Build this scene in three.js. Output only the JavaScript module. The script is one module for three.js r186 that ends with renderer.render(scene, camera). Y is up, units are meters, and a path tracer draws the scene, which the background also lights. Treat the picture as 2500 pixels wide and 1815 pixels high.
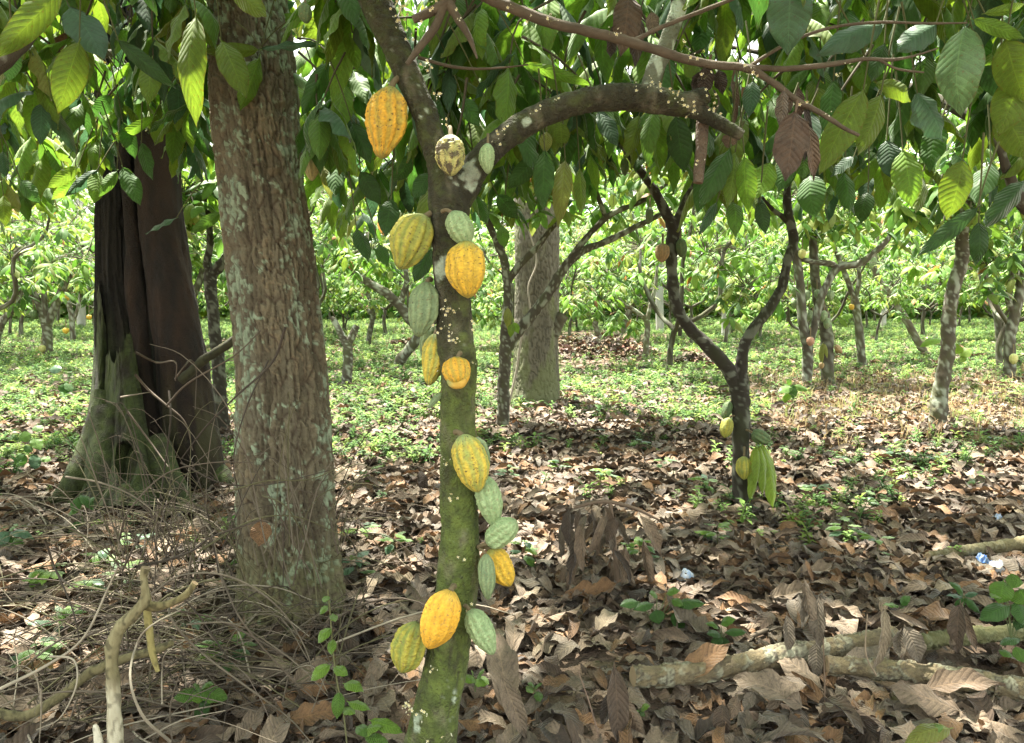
import * as THREE from 'three';
import { ImprovedNoise } from 'three/addons/math/ImprovedNoise.js';
import { mergeGeometries } from 'three/addons/utils/BufferGeometryUtils.js';

// ---------------------------------------------------------------- camera, sky, sun, exposure
const scene = new THREE.Scene();
const FOV = 52, PITCH = 5.85 * Math.PI / 180, EYE = 1.5;
const camera = new THREE.PerspectiveCamera(FOV, 1024 / 743, 0.05, 400);
camera.position.set(0, EYE, 0);
camera.rotation.set(-PITCH, 0, 0);
scene.add(camera);

const SKY_ZENITH = [0.33, 0.365, 0.385], SKY_HORIZON = [0.47, 0.48, 0.44];
{
  const w = 64, h = 32, d = new Float32Array(w * h * 4);
  for (let j = 0; j < h; j++) for (let i = 0; i < w; i++) {
    const el = Math.max(0, (j + 0.5) / h * 2 - 1), k = Math.pow(el, 0.6), o = (j * w + i) * 4;
    for (let c = 0; c < 3; c++) d[o + c] = SKY_HORIZON[c] * (1 - k) + SKY_ZENITH[c] * k;
    d[o + 3] = 1;
  }
  const t = new THREE.DataTexture(d, w, h, THREE.RGBAFormat, THREE.FloatType);
  t.mapping = THREE.EquirectangularReflectionMapping; t.magFilter = THREE.LinearFilter; t.needsUpdate = true;
  scene.background = t; scene.environment = t;
}
const SUN_DIR = new THREE.Vector3(-0.22, 1, -0.36).normalize();
const sun = new THREE.DirectionalLight(new THREE.Color(1, 0.95, 0.85), 5);
sun.position.copy(SUN_DIR).multiplyScalar(60).add(new THREE.Vector3(0, 0, -15));
sun.target.position.set(0, 0, -15);
sun.castShadow = true; sun.shadow.radius = 5;
Object.assign(sun.shadow.camera, { left: -40, right: 40, top: 40, bottom: -40, near: 1, far: 140 });
sun.shadow.mapSize.set(4096, 4096);
scene.add(sun, sun.target);

const renderer = new THREE.WebGLRenderer();
renderer.toneMapping = THREE.LinearToneMapping;
renderer.toneMappingExposure = 7.8;
renderer.shadowMap.enabled = true;


// ---------------------------------------------------------------- helpers
function rng(seed) { let a = seed >>> 0; return () => { a |= 0; a = a + 0x6D2B79F5 | 0; let t = Math.imul(a ^ a >>> 15, 1 | a); t = t + Math.imul(t ^ t >>> 7, 61 | t) ^ t; return ((t ^ t >>> 14) >>> 0) / 4294967296; }; }
const V = (x, y, z) => new THREE.Vector3(x, y, z);
const IN = new ImprovedNoise();
const noise = (x, y, z) => IN.noise(x, y, z);
function fbm(x, y, z, o = 4) { let s = 0, a = 0.5; for (let i = 0; i < o; i++) { s += a * noise(x, y, z); x = x * 2.03 + 7.1; y = y * 2.03 + 3.3; z = z * 2.03 + 5.7; a *= 0.5; } return s; }
const lerp = (a, b, t) => a + (b - a) * t, clamp = (x, a, b) => Math.min(b, Math.max(a, x));
const sm = (a, b, x) => { const t = clamp((x - a) / (b - a), 0, 1); return t * t * (3 - 2 * t); };
const mix3 = (a, b, t) => [lerp(a[0], b[0], t), lerp(a[1], b[1], t), lerp(a[2], b[2], t)];
const hash = (i, j, k = 0) => { let h = Math.imul(i | 0, 374761393) ^ Math.imul(j | 0, 668265263) ^ Math.imul(k | 0, 2147483629); h = Math.imul(h ^ h >>> 13, 1274126177); return ((h ^ h >>> 16) >>> 0) / 4294967296; };
// cellular noise: [distance to nearest, second minus nearest, id of nearest cell]
function cells(x, y, k = 0) {
  const ix = Math.floor(x), iy = Math.floor(y); let a = 9, b = 9, id = 0;
  for (let j = -1; j < 2; j++) for (let i = -1; i < 2; i++) {
    const cx = ix + i + hash(ix + i, iy + j, k), cy = iy + j + hash(ix + i, iy + j, k + 7), d = Math.hypot(cx - x, cy - y);
    if (d < a) { b = a; a = d; id = hash(ix + i, iy + j, k + 13); } else if (d < b) b = d;
  }
  return [a, b - a, id];
}
// the photograph's 2500 x 1815 pixels -> points of the place, once distance is known
const FPX = 907.5 / Math.tan(FOV / 2 * Math.PI / 180);
const FW = V(0, -Math.sin(PITCH), -Math.cos(PITCH)), UPV = V(0, Math.cos(PITCH), -Math.sin(PITCH));
const CAM = V(0, EYE, 0);
function at(px, py, d) { return CAM.clone().addScaledVector(FW, d).addScaledVector(UPV, (907.5 - py) / FPX * d).add(V((px - 1250) / FPX * d, 0, 0)); }
function gh(x, z) { return 0.07 * noise(x * 0.35, 3.1, z * 0.35) + 0.035 * noise(x * 1.1, 8.7, z * 1.1) + 0.014 * noise(x * 3.1, 1.7, z * 3.1); }
function ground(px, py) {
  const d = at(px, py, 1).sub(CAM); let t = 1;
  for (let i = 0; i < 30; i++) { const x = d.x * t, z = d.z * t, y = gh(x, z); t = Math.min(80, (EYE - y) / -d.y); if (!(t > 0)) t = 80; }
  return CAM.clone().addScaledVector(d, t);
}
const depthOf = p => p.clone().sub(CAM).dot(FW);
function toPx(p) { const v = p.clone().sub(CAM), d = v.dot(FW); return [1250 + v.x / d * FPX, 907.5 - v.dot(UPV) / d * FPX, d]; }

const names = {};
function numbered(n) { const k = names[n] = (names[n] ?? -1) + 1; return k ? `${n}_${String(k).padStart(3, '0')}` : n; }
function thing(name, label, category, pos = V(0, 0, 0), group) {
  const o = new THREE.Group(); o.name = numbered(name); o.position.copy(pos); scene.add(o);
  o.userData = { label, category }; if (group) o.userData.group = group;
  return o;
}
// a part whose geometry was made in world coordinates, under a thing that stands at its own place (no rotation)
function part(name, geo, mat, parent, local = false) {
  const m = new THREE.Mesh(geo, mat); m.name = name; m.castShadow = m.receiveShadow = true;
  if (!local) { parent.updateMatrixWorld(true); m.position.copy(parent.getWorldPosition(V(0, 0, 0))).negate(); }
  parent.add(m); return m;
}
function stuff(o) { o.userData.kind = 'stuff'; return o; }

// a tube along points [Vector3, radius] with relief and vertex colours
function tube(pts, { radial = 10, seg, disp, col, cap = false, capCol, capStart = false, flat = 1 } = {}) {
  const P = pts.map(p => p[0]), n = pts.length;
  const curve = new THREE.CatmullRomCurve3(P, false, 'centripetal');
  seg = seg || (n - 1) * 6;
  const pos = [], uv = [], colr = [], idx = [];
  let ref = null, arc = 0, last = null;
  for (let i = 0; i <= seg; i++) {
    const u = i / seg, p = curve.getPoint(u), T = curve.getTangent(u);
    const s = u * (n - 1), k = Math.min(n - 2, Math.floor(s)), f = s - k, r = lerp(pts[k][1], pts[k + 1][1], f * f * (3 - 2 * f) * 0.5 + f * 0.5);
    if (last) arc += p.distanceTo(last); last = p;
    if (!ref) ref = Math.abs(T.y) < 0.9 ? V(0, 1, 0).cross(T).normalize() : V(1, 0, 0);
    ref = ref.clone().addScaledVector(T, -ref.dot(T)).normalize();
    const bi = T.clone().cross(ref);
    for (let j = 0; j <= radial; j++) {
      const th = (j % radial) / radial * Math.PI * 2, c = Math.cos(th), sn = Math.sin(th) * flat;
      const dir = ref.clone().multiplyScalar(c).addScaledVector(bi, sn);
      const q = p.clone().addScaledVector(dir, r);
      const dr = disp ? disp(q, th, arc, r, dir) : 0;
      q.addScaledVector(dir, dr);
      pos.push(q.x, q.y, q.z); uv.push(j / radial * 2 * Math.PI * r, arc);
      if (col) colr.push(...col(q, th, arc, r, dr));
    }
  }
  const W = radial + 1;
  for (let i = 0; i < seg; i++) for (let j = 0; j < radial; j++) { const a = i * W + j, b = a + 1, c = a + W, d = c + 1; idx.push(a, b, c, b, d, c); }
  const capAt = (i, c, flip) => {
    const base = pos.length / 3; let x = 0, y = 0, z = 0;
    for (let j = 0; j < radial; j++) { const o = (i * W + j) * 3; x += pos[o]; y += pos[o + 1]; z += pos[o + 2]; }
    pos.push(x / radial, y / radial, z / radial); uv.push(0, 0); if (col) colr.push(...(c || colr.slice(-3)));
    for (let j = 0; j <= radial; j++) { const o = (i * W + j) * 3; pos.push(pos[o], pos[o + 1], pos[o + 2]); uv.push(0.01, 0.01); if (col) colr.push(...(c || colr.slice(o, o + 3))); }
    for (let j = 0; j < radial; j++) flip ? idx.push(base, base + 2 + j, base + 1 + j) : idx.push(base, base + 1 + j, base + 2 + j);
  };
  if (cap) capAt(seg, capCol, false);
  if (capStart) capAt(0, capCol, true);
  const g = new THREE.BufferGeometry();
  g.setAttribute('position', new THREE.Float32BufferAttribute(pos, 3));
  g.setAttribute('uv', new THREE.Float32BufferAttribute(uv, 2));
  if (col) g.setAttribute('color', new THREE.Float32BufferAttribute(colr, 3));
  g.setIndex(idx); g.computeVertexNormals();
  const N = g.attributes.normal;
  for (let i = 0; i <= seg; i++) {
    const a = i * W, b = a + radial, v = V(N.getX(a) + N.getX(b), N.getY(a) + N.getY(b), N.getZ(a) + N.getZ(b)).normalize();
    N.setXYZ(a, v.x, v.y, v.z); N.setXYZ(b, v.x, v.y, v.z);
  }
  return g;
}
const pxPath = (list, d) => list.map(([x, y, w, dd]) => [at(x, y, dd ?? d), w / 2 * (dd ?? d) / FPX]);

// ---------------------------------------------------------------- textures
function dataTex(w, h, f, repeat = true) {
  const d = new Uint8Array(w * h * 4);
  for (let j = 0; j < h; j++) for (let i = 0; i < w; i++) {
    const c = f((i + 0.5) / w, (j + 0.5) / h), o = (j * w + i) * 4;
    for (let k = 0; k < 3; k++) d[o + k] = clamp(Math.round((c.length ? c[k] : c) * 255), 0, 255);
    d[o + 3] = 255;
  }
  const t = new THREE.DataTexture(d, w, h); t.magFilter = THREE.LinearFilter; t.minFilter = THREE.LinearFilter;
  if (repeat) t.wrapS = t.wrapT = THREE.RepeatWrapping;
  t.needsUpdate = true; return t;
}
// u runs across the leaf, v from stalk to tip
const NV = 11;
function veinAt(u, v) {
  const x = Math.abs(u - 0.5) * 2;                                    // 0 midrib .. 1 edge
  const ph = v * NV - x * 1.5 - x * x * 0.5, fr = ph - Math.floor(ph), dv = Math.min(fr, 1 - fr);
  const mid = 1 - sm(0.012, 0.05 * (1.3 - v), x);
  const side = (1 - sm(0.03, 0.11, dv)) * (1 - x * 0.5);
  return [mid, side, dv];
}
const leafMap = dataTex(128, 256, (u, v) => {
  const [m, s] = veinAt(u, v), n = 0.76 + 0.34 * fbm(u * 5, v * 9, 1.3) + 0.16 * noise(u * 40, v * 70, 2);
  const c = mix3([n * 0.92, n * 0.92, n * 0.9], [1, 1, 0.95], Math.max(m * 0.95, s * 0.6)), e = Math.abs(u - 0.5) * 2 / Math.max(0.05, 1), sp = sm(0.4, 0.5, noise(u * 17 + 4, v * 34, 6)) * 0.85 + sm(0.93, 1, e + 0.25 * noise(u * 9, v * 12, 8)) * 0.6 + sm(0.93, 1.0, v + 0.06 * noise(u * 9, 3, 3)) * 0.7;
  return mix3(c, [0.75, 0.42, 0.35], clamp(sp, 0, 0.9));
}, false);
const leafBump = dataTex(128, 256, (u, v) => {
  const [m, s, dv] = veinAt(u, v);
  return clamp(0.15 + 0.6 * Math.sqrt(dv * 2) - 0.1 * m + 0.1 * fbm(u * 14, v * 24, 4.2), 0, 1);
}, false);
const deadMap = dataTex(128, 256, (u, v) => {
  const [m, s] = veinAt(u, v), n = 0.72 + 0.45 * fbm(u * 4, v * 7, 9.3) + 0.3 * noise(u * 26, v * 50, 2);
  const b = sm(0.1, 0.35, fbm(u * 6 + 3, v * 8, 17)) * 0.35;
  return mix3([n * (0.92 - b), n * (0.92 - b), n * (0.92 - b)], [1, 0.97, 0.9], Math.max(m * 0.8, s * 0.3));
}, false);
const noiseBump = dataTex(256, 256, (u, v) => {
  const w = (a, b, k) => fbm(a, b, k, 4), e = (t) => sm(0, 1, t);
  const f = (x, y) => w(x * 12, y * 12, 3.7);
  const a = lerp(f(u, v), f(u - 1, v), e(u)), b = lerp(f(u, v - 1), f(u - 1, v - 1), e(u));
  return 0.5 + 0.75 * lerp(a, b, e(v));
});

// ---------------------------------------------------------------- materials
const rgb = a => new THREE.Color().setRGB(a[0], a[1], a[2]);
const bumpRep = (s) => { const t = noiseBump.clone(); t.repeat.set(s, s); t.needsUpdate = true; return t; };
const barkTex = bumpRep(9), barkTex2 = bumpRep(26);
const BARK = new THREE.MeshStandardMaterial({ color: 0xffffff, vertexColors: true, roughness: 0.93, bumpMap: barkTex, bumpScale: 0.006 });
const MBARK = new THREE.MeshStandardMaterial({ color: 0xffffff, vertexColors: true, roughness: 0.95, bumpMap: barkTex, bumpScale: 0.014 });
const BARKF = new THREE.MeshStandardMaterial({ color: 0xffffff, vertexColors: true, roughness: 0.95, bumpMap: barkTex2, bumpScale: 0.003 });
const TWIG = new THREE.MeshStandardMaterial({ color: 0xffffff, vertexColors: true, roughness: 0.9 });
const POD = new THREE.MeshPhysicalMaterial({ color: 0xffffff, vertexColors: true, roughness: 0.72, clearcoat: 0.05, clearcoatRoughness: 0.5, bumpMap: bumpRep(34), bumpScale: 0.0032 });
const leafMat = (c, o = {}) => new THREE.MeshPhysicalMaterial({ color: rgb(c), map: leafMap, bumpMap: leafBump, bumpScale: 0.0034, roughness: 0.85, specularIntensity: 0.4, transmission: 0.6, thickness: 0, clearcoat: 0.16, clearcoatRoughness: 0.34, side: THREE.DoubleSide, ...o });
const GREENS = {
  deep: [0.07, 0.185, 0.026], fresh: [0.36, 0.52, 0.07], dark: [0.045, 0.12, 0.02], mid: [0.13, 0.28, 0.028], olive: [0.18, 0.28, 0.02], lime: [0.2, 0.33, 0.03],
  pale: [0.17, 0.3, 0.12], blue: [0.06, 0.14, 0.06], yellow: [0.29, 0.33, 0.06], bright: [0.2, 0.38, 0.03],
};
const LEAF = Object.fromEntries(Object.entries(GREENS).map(([k, c]) => [k, leafMat(c, k === 'blue' || k === 'pale' ? { clearcoat: 0.45, transmission: 0.3 } : {})]));
LEAF.inst = leafMat([1, 1, 1]);
LEAF.far = new THREE.MeshPhysicalMaterial({ color: 0xffffff, map: leafMap, roughness: 0.85, specularIntensity: 0.4, transmission: 0.55, thickness: 0, clearcoat: 0.15, clearcoatRoughness: 0.4, side: THREE.DoubleSide });
LEAF.herb = new THREE.MeshPhysicalMaterial({ color: 0xffffff, roughness: 0.9, specularIntensity: 0.3, transmission: 0.45, thickness: 0, side: THREE.DoubleSide });
const deadMat = c => new THREE.MeshPhysicalMaterial({ color: rgb(c), map: deadMap, bumpMap: leafBump, bumpScale: 0.005, roughness: 0.9, transmission: 0.1, thickness: 0, side: THREE.DoubleSide });
const BROWNS = [[0.18, 0.123, 0.076], [0.1, 0.066, 0.041], [0.23, 0.17, 0.113], [0.22, 0.12, 0.052], [0.165, 0.13, 0.09], [0.29, 0.226, 0.148], [0.06, 0.041, 0.027], [0.205, 0.146, 0.095]];
const DEAD = BROWNS.map(deadMat);
const DEADI = deadMat([1, 1, 1]);

// ---------------------------------------------------------------- leaves
// a leaf from (0,0,0) to (0,1,0), full width 1 on x, face on +z
const leafW = t => Math.pow(Math.sin(Math.PI * Math.pow(t, 0.82)), 0.78) * (1 - 0.42 * sm(0.78, 0.99, t));
function leafGeo({ nu = 6, nv = 12, bulge = 0.06, fold = 0.12, wave = 0.02, twist = 0, roll = 0, hook = 0, rag = 0, seed = 1, stalk = true, quilt = 0, widthK = 1 }) {
  const pos = [], uv = [], idx = [], R = rng(seed * 977 + 5);
  const s1 = R() * 10;
  const rk = Array.from({ length: nv + 1 }, () => [1 - rag * R() * R(), 1 - rag * R() * R()]);
  for (let j = 0; j <= nv; j++) for (let i = 0; i <= nu; i++) {
    const t = j / nv, u = i / nu, side = u < 0.5 ? 0 : 1, x0 = (u - 0.5) * leafW(t * 0.995 + 0.0025) * rk[j][side] * widthK;
    let x = x0, z = Math.abs(x0) * -fold + bulge * 4 * t * (1 - t);
    z += wave * Math.sin(t * 17 + s1 + side * 2) * Math.pow(Math.abs(u - 0.5) * 2, 2);
    if (quilt) z += quilt * Math.cos((t * NV - Math.abs(u - 0.5) * 4) * Math.PI * 2) * Math.abs(u - 0.5);
    if (roll) { const a = x0 * 2 * roll; x = Math.sin(a) / (2 * roll) ; z += (1 - Math.cos(a)) / (2 * roll) * (roll > 0 ? 0.34 : 0.34); }
    let y = t; if (hook) { const a = sm(0.35, 1, t) * hook; y -= 0.25 * (1 - Math.cos(a)) * sm(0.35, 1, t); z -= 0.3 * Math.sin(a) * sm(0.35, 1, t); }
    const tw = twist * t, c = Math.cos(tw), sn = Math.sin(tw), zz = z * 3;       // z is in units of length, x of width (about a third of it)
    pos.push(x * c - zz * sn * 0.33, y, (x * sn * 0.33 + z * c)); uv.push(u, t);
  }
  const W = nu + 1;
  for (let j = 0; j < nv; j++) for (let i = 0; i < nu; i++) { const a = j * W + i; idx.push(a, a + 1, a + W, a + 1, a + W + 1, a + W); }
  if (stalk) {
    const b = pos.length / 3;
    for (const y of [-0.07, 0.03]) for (let k = 0; k < 3; k++) { pos.push(Math.cos(k * 2.1) * 0.03, y, Math.sin(k * 2.1) * 0.01); uv.push(0.5, 0.4); }
    for (let k = 0; k < 3; k++) { const a = b + k, c = b + (k + 1) % 3; idx.push(a, c, a + 3, c, c + 3, a + 3); }
  }
  const g = new THREE.BufferGeometry();
  g.setAttribute('position', new THREE.Float32BufferAttribute(pos, 3));
  g.setAttribute('uv', new THREE.Float32BufferAttribute(uv, 2));
  g.setIndex(idx); g.computeVertexNormals(); return g;
}
const LG = [
  leafGeo({ seed: 1, bulge: 0.07, fold: 0.1, wave: 0.02, quilt: 0.01 }), leafGeo({ seed: 2, bulge: 0.11, fold: 0.2, wave: 0.025, twist: 0.35, quilt: 0.012 }),
  leafGeo({ seed: 3, bulge: 0.05, fold: 0.05, wave: 0.035, twist: -0.3, rag: 0.1, quilt: 0.009 }), leafGeo({ seed: 4, bulge: 0.14, fold: 0.16, wave: 0.02, hook: 0.5, quilt: 0.011 }),
  leafGeo({ seed: 5, bulge: 0.09, fold: 0.3, wave: 0.04, twist: 0.15, rag: 0.24, quilt: 0.01 }),
];
const LGfar = [leafGeo({ nu: 2, nv: 5, seed: 6, bulge: 0.1, fold: 0.2, stalk: false }), leafGeo({ nu: 2, nv: 5, seed: 7, bulge: 0.13, fold: 0.1, twist: 0.4, stalk: false })];
const DG = [
  leafGeo({ seed: 11, bulge: 0.12, roll: 0.5, wave: 0.05, fold: -0.1, rag: 0.1, quilt: 0.018 }), leafGeo({ seed: 12, bulge: -0.12, roll: 0.9, wave: 0.06, fold: 0, hook: 0.7, rag: 0.25, quilt: 0.02 }),
  leafGeo({ seed: 13, bulge: 0.16, roll: 1.5, wave: 0.03, fold: 0, twist: 0.6, rag: 0.15 }), leafGeo({ seed: 14, bulge: 0.05, wave: 0.07, fold: 0.25, twist: -0.5, rag: 0.32, quilt: 0.014 }),
  leafGeo({ seed: 15, bulge: -0.08, wave: 0.08, fold: -0.35, rag: 0.2, hook: -0.6, quilt: 0.02 }), leafGeo({ seed: 16, bulge: 0.2, roll: 1.1, wave: 0.04, fold: 0.1, twist: 0.9, rag: 0.4, hook: 0.9 }),
  leafGeo({ seed: 17, bulge: 0.06, roll: 0.3, wave: 0.05, fold: 0.1, rag: 0.5, widthK: 1.15, quilt: 0.016 }),
];
function leafMatrix(B, D, N, L, W) {
  const y = D.clone().normalize(), z = N.clone().addScaledVector(y, -N.dot(y)).normalize(), x = y.clone().cross(z);
  return new THREE.Matrix4().makeBasis(x.multiplyScalar(W), y.multiplyScalar(L), z.multiplyScalar(L)).setPosition(B);
}
// leaves gathered for one tree: the largest in view become parts, the rest one piece of foliage
class Foliage {
  constructor() { this.items = []; this.twigs = []; }
  add(m, kind, gi, inst) {
    const b = V(0, 0, 0).applyMatrix4(m), t = V(0, 1, 0).applyMatrix4(m), p = toPx(b), q = toPx(t);
    const seen = p[2] > 0.3 && q[2] > 0.3 && Math.max(p[0], q[0]) > 0 && Math.min(p[0], q[0]) < 2500 && Math.max(p[1], q[1]) > 0 && Math.min(p[1], q[1]) < 1815;
    this.items.push({ m, kind, gi, inst, size: seen ? Math.hypot(p[0] - q[0], p[1] - q[1]) + m.elements[0] * 0 + 20 / p[2] : 0 });
  }
  build(tree, most, name = 'leaf') {
    this.items.sort((a, b) => b.size - a.size);
    const inv = new THREE.Matrix4().makeTranslation(-tree.position.x, -tree.position.y, -tree.position.z);
    const rest = this.items.splice(most).concat();
    for (const it of this.items) {
      if (!it.size) { rest.push(it); continue; }
      const mesh = new THREE.Mesh(LG[it.gi % LG.length], LEAF[it.kind]); mesh.name = name; mesh.castShadow = mesh.receiveShadow = true;
      mesh.matrixAutoUpdate = true; inv.clone().multiply(it.m).decompose(mesh.position, mesh.quaternion, mesh.scale); tree.add(mesh);
    }
    for (let g = 0; g < LG.length; g++) {
      const sel = rest.filter(r => r.gi % LG.length === g); if (!sel.length) continue;
      const im = new THREE.InstancedMesh(LG[g], LEAF.inst, sel.length); im.name = 'foliage'; stuff(im);
      sel.forEach((r, i) => { im.setMatrixAt(i, inv.clone().multiply(r.m)); const c = GREENS[r.kind], k = 0.75 + 0.5 * hash(i, g, 3); im.setColorAt(i, new THREE.Color().setRGB(c[0] * k, c[1] * k, c[2] * k)); });
      tree.add(im);
    }
    if (this.twigs.length) stuff(part('twigs', mergeGeometries(this.twigs), TWIG, tree));
  }
}
// a spray of drooping leaves at a twig's end; the twig comes from `from`
function spray(F, P, from, R, kinds, n = 6, L0 = 0.25, noTwig) {
  const out = P.clone().sub(from).normalize();
  for (let i = 0; i < n; i++) {
    const a = (i + R() * 0.7) / n * Math.PI * 2, L = L0 * (0.72 + 0.5 * R());
    const along = R() * 0.12;
    const rad = V(Math.cos(a), 0, Math.sin(a)).addScaledVector(out, 0.5).normalize();
    const D = rad.clone().multiplyScalar(0.35 + 0.7 * R()).add(V(0, -(0.25 + 1.1 * R()), 0)).normalize();
    const N = V(0, 1, 0).addScaledVector(rad, 0.5 + R()).add(V((R() - 0.5) * 0.9, 0, (R() - 0.5) * 0.9));
    const B = P.clone().addScaledVector(out, -along).addScaledVector(rad, 0.02);
    F.add(leafMatrix(B, D, N, L, L * (0.29 + 0.09 * R())), kinds[Math.floor(R() * kinds.length)], Math.floor(R() * 5));
  }
  if (!noTwig) {
    const mid = from.clone().lerp(P, 0.55).add(V((R() - 0.5) * 0.08, 0.05, (R() - 0.5) * 0.08));
    F.twigs.push(tube([[from, 0.006], [mid, 0.0042], [P, 0.0025]], { radial: 5, seg: 6, col: () => [0.06, 0.05, 0.028] }));
  }
}

// ---------------------------------------------------------------- ground
const ground_ = (() => {
  const nx = 260, nz = 300, pos = [], uv = [], col = [], idx = [];
  for (let j = 0; j <= nz; j++) for (let i = 0; i <= nx; i++) {
    const a = i / nx * 2 - 1, b = j / nz * 2 - 1;
    const x = a * 12 + Math.sign(a) * Math.pow(Math.abs(a), 5) * 140, z = -8 + b * 12 + Math.sign(b) * Math.pow(Math.abs(b), 5) * 140;
    pos.push(x, gh(x, z) - 0.012, z); uv.push(x, z);
    const n = fbm(x * 1.7, 2.2, z * 1.7) + 0.4 * noise(x * 9, 1, z * 9);
    col.push(...mix3([0.075, 0.05, 0.032], [0.15, 0.105, 0.07], clamp(0.5 + n, 0, 1)));
  }
  for (let j = 0; j < nz; j++) for (let i = 0; i < nx; i++) { const a = j * (nx + 1) + i; idx.push(a, a + nx + 1, a + 1, a + 1, a + nx + 1, a + nx + 2); }
  const g = new THREE.BufferGeometry();
  g.setAttribute('position', new THREE.Float32BufferAttribute(pos, 3)); g.setAttribute('uv', new THREE.Float32BufferAttribute(uv, 2)); g.setAttribute('color', new THREE.Float32BufferAttribute(col, 3));
  g.setIndex(idx); g.computeVertexNormals();
  const m = new THREE.Mesh(g, new THREE.MeshStandardMaterial({ vertexColors: true, roughness: 1, bumpMap: bumpRep(3), bumpScale: 0.03 }));
  m.name = 'ground'; m.receiveShadow = m.castShadow = true; m.userData = { kind: 'structure', label: 'brown plantation soil under leaf litter and weeds' }; scene.add(m); return m;
})();

// ---------------------------------------------------------------- the near cacao tree
const D0 = 2.3;
function spotCol(spots, q) {            // 0..1 how far a point lies in a lichen patch
  let k = 0;
  for (const [p, r] of spots) { const d = p.distanceTo(q); if (d < r * 1.6) k = Math.max(k, 1 - sm(0.75, 1.05, d / r + 0.55 * noise(q.x * 45, q.y * 45, q.z * 45))); }
  return k;
}
const LICHEN = [0.36, 0.42, 0.31];
const mainSpots = [[1071, 659, 26], [1085, 640, 16], [1150, 425, 26], [1145, 405, 22], [1158, 448, 22], [1289, 296, 17], [1280, 310, 12], [1025, 205, 11], [1025, 222, 12], [1022, 278, 13], [1041, 268, 12], [963, 74, 11], [1114, 1690, 10], [1112, 1708, 8],
  [1019, 1755, 14], [1021, 1776, 13], [1077, 1019, 8], [1111, 1060, 4], [1153, 985, 9], [1150, 965, 7], [1100, 435, 8], [1112, 450, 9], [1460, 235, 6], [1500, 244, 4], [1137, 1093, 5], [1093, 1080, 4], [1090, 1120, 3], [1045, 1806, 9], [1130, 1040, 3]]
  .map(([x, y, r]) => [at(x, y, D0 - 0.05), r * D0 / FPX]);
function mainCol(q, th, v, r, dr) {
  const n = fbm(q.x * 9, q.y * 4, q.z * 9), n2 = noise(q.x * 60, q.y * 25, q.z * 60), n3 = fbm(q.x * 30 + 4, q.y * 30, q.z * 30, 3);
  let c = mix3([0.048, 0.045, 0.019], [0.1, 0.092, 0.042], clamp(0.45 + n * 1.1 + n2 * 0.8, 0, 1));
  const moss = sm(1.5, 1.05, q.y) * 0.85 * sm(-0.35, 0.2, n + 0.15 * n3 + 0.2) + 0.5 * sm(-0.15, 0.35, n3 + n);
  c = mix3(c, mix3([0.07, 0.1, 0.018], [0.15, 0.2, 0.035], clamp(0.5 + n3 * 1.4 + n2 * 0.3, 0, 1)), clamp(moss, 0, 0.92));
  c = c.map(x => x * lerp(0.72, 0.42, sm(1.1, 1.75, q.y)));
  const k = spotCol(mainSpots, q);
  if (k) c = mix3(c, mix3(LICHEN, [0.26, 0.31, 0.22], clamp(0.5 + n2, 0, 1)), k);
  c = mix3(c, [0.3, 0.33, 0.24], 0.3 * sm(0.5, 0.55, noise(q.x * 70 + 9, q.y * 70, q.z * 70)) * sm(-0.1, 0.3, n));
  const ck = Math.abs(noise(q.x * 24 + 7, q.y * 6, q.z * 24)); c = mix3(c, [0.028, 0.024, 0.014], 0.65 * (1 - sm(0.0, 0.05, ck)) * sm(-0.2, 0.2, n3 + 0.1));
  c = mix3(c, [0.16, 0.14, 0.095], 0.5 * sm(0.12, 0.4, noise(q.x * 18 + 2, q.y * 9, q.z * 18)) * (0.5 + n2));
  if (dr < -0.004) c = mix3(c, [0.035, 0.028, 0.02], 0.5);
  return c;
}
const knots = [[1147, 993, 13, -0.014], [1137, 825, 24, 0.018], [1145, 860, 34, 0.02], [1090, 830, 26, 0.008], [1100, 480, 30, 0.012], [1095, 1010, 20, 0.004], [1040, 1700, 8, -0.008], [1070, 1440, 26, 0.006], [1000, 1745, 22, 0.014], [1080, 1000, 30, 0.004], [1155, 750, 14, 0.012]]
  .map(([x, y, r, h]) => [at(x, y, D0 - 0.05), r * D0 / FPX, h]);
function mainDisp(q, th, v, r) {
  let d = r * (0.1 * fbm(q.x * 7, q.y * 3.5, q.z * 7) + 0.045 * noise(q.x * 30, q.y * 12, q.z * 30)) + 0.0018 * noise(q.x * 120, q.y * 60, q.z * 120) + 0.0028 * noise(q.x * 42, q.y * 11, q.z * 42) + 0.002 * sm(0.25, 0.5, noise(q.x * 12, q.y * 55, q.z * 12));
  for (const [p, k, h] of knots) { const e = p.distanceTo(q) / k; if (e < 1.5) d += h * (h < 0 ? 1 - sm(0.3, 0.9, e) : Math.exp(-e * e * 2.4)); if (h < 0 && e < 2.2) d += 0.006 * Math.exp(-Math.pow((e - 1.1) * 3, 2)); }
  const crack = Math.abs(noise(q.x * 14 + 3, q.y * 2.2, q.z * 14)); if (crack < 0.03 && q.y < 1.25) d -= 0.005 * (1 - crack / 0.03);
  return d;
}
const mainTree = thing('cacao_tree', 'mossy near cacao tree with arching right limb and pods all up its trunk', 'cacao tree', at(1020, 1935, D0).setY(0));
const MO = { radial: 56, disp: mainDisp, col: mainCol };
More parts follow.
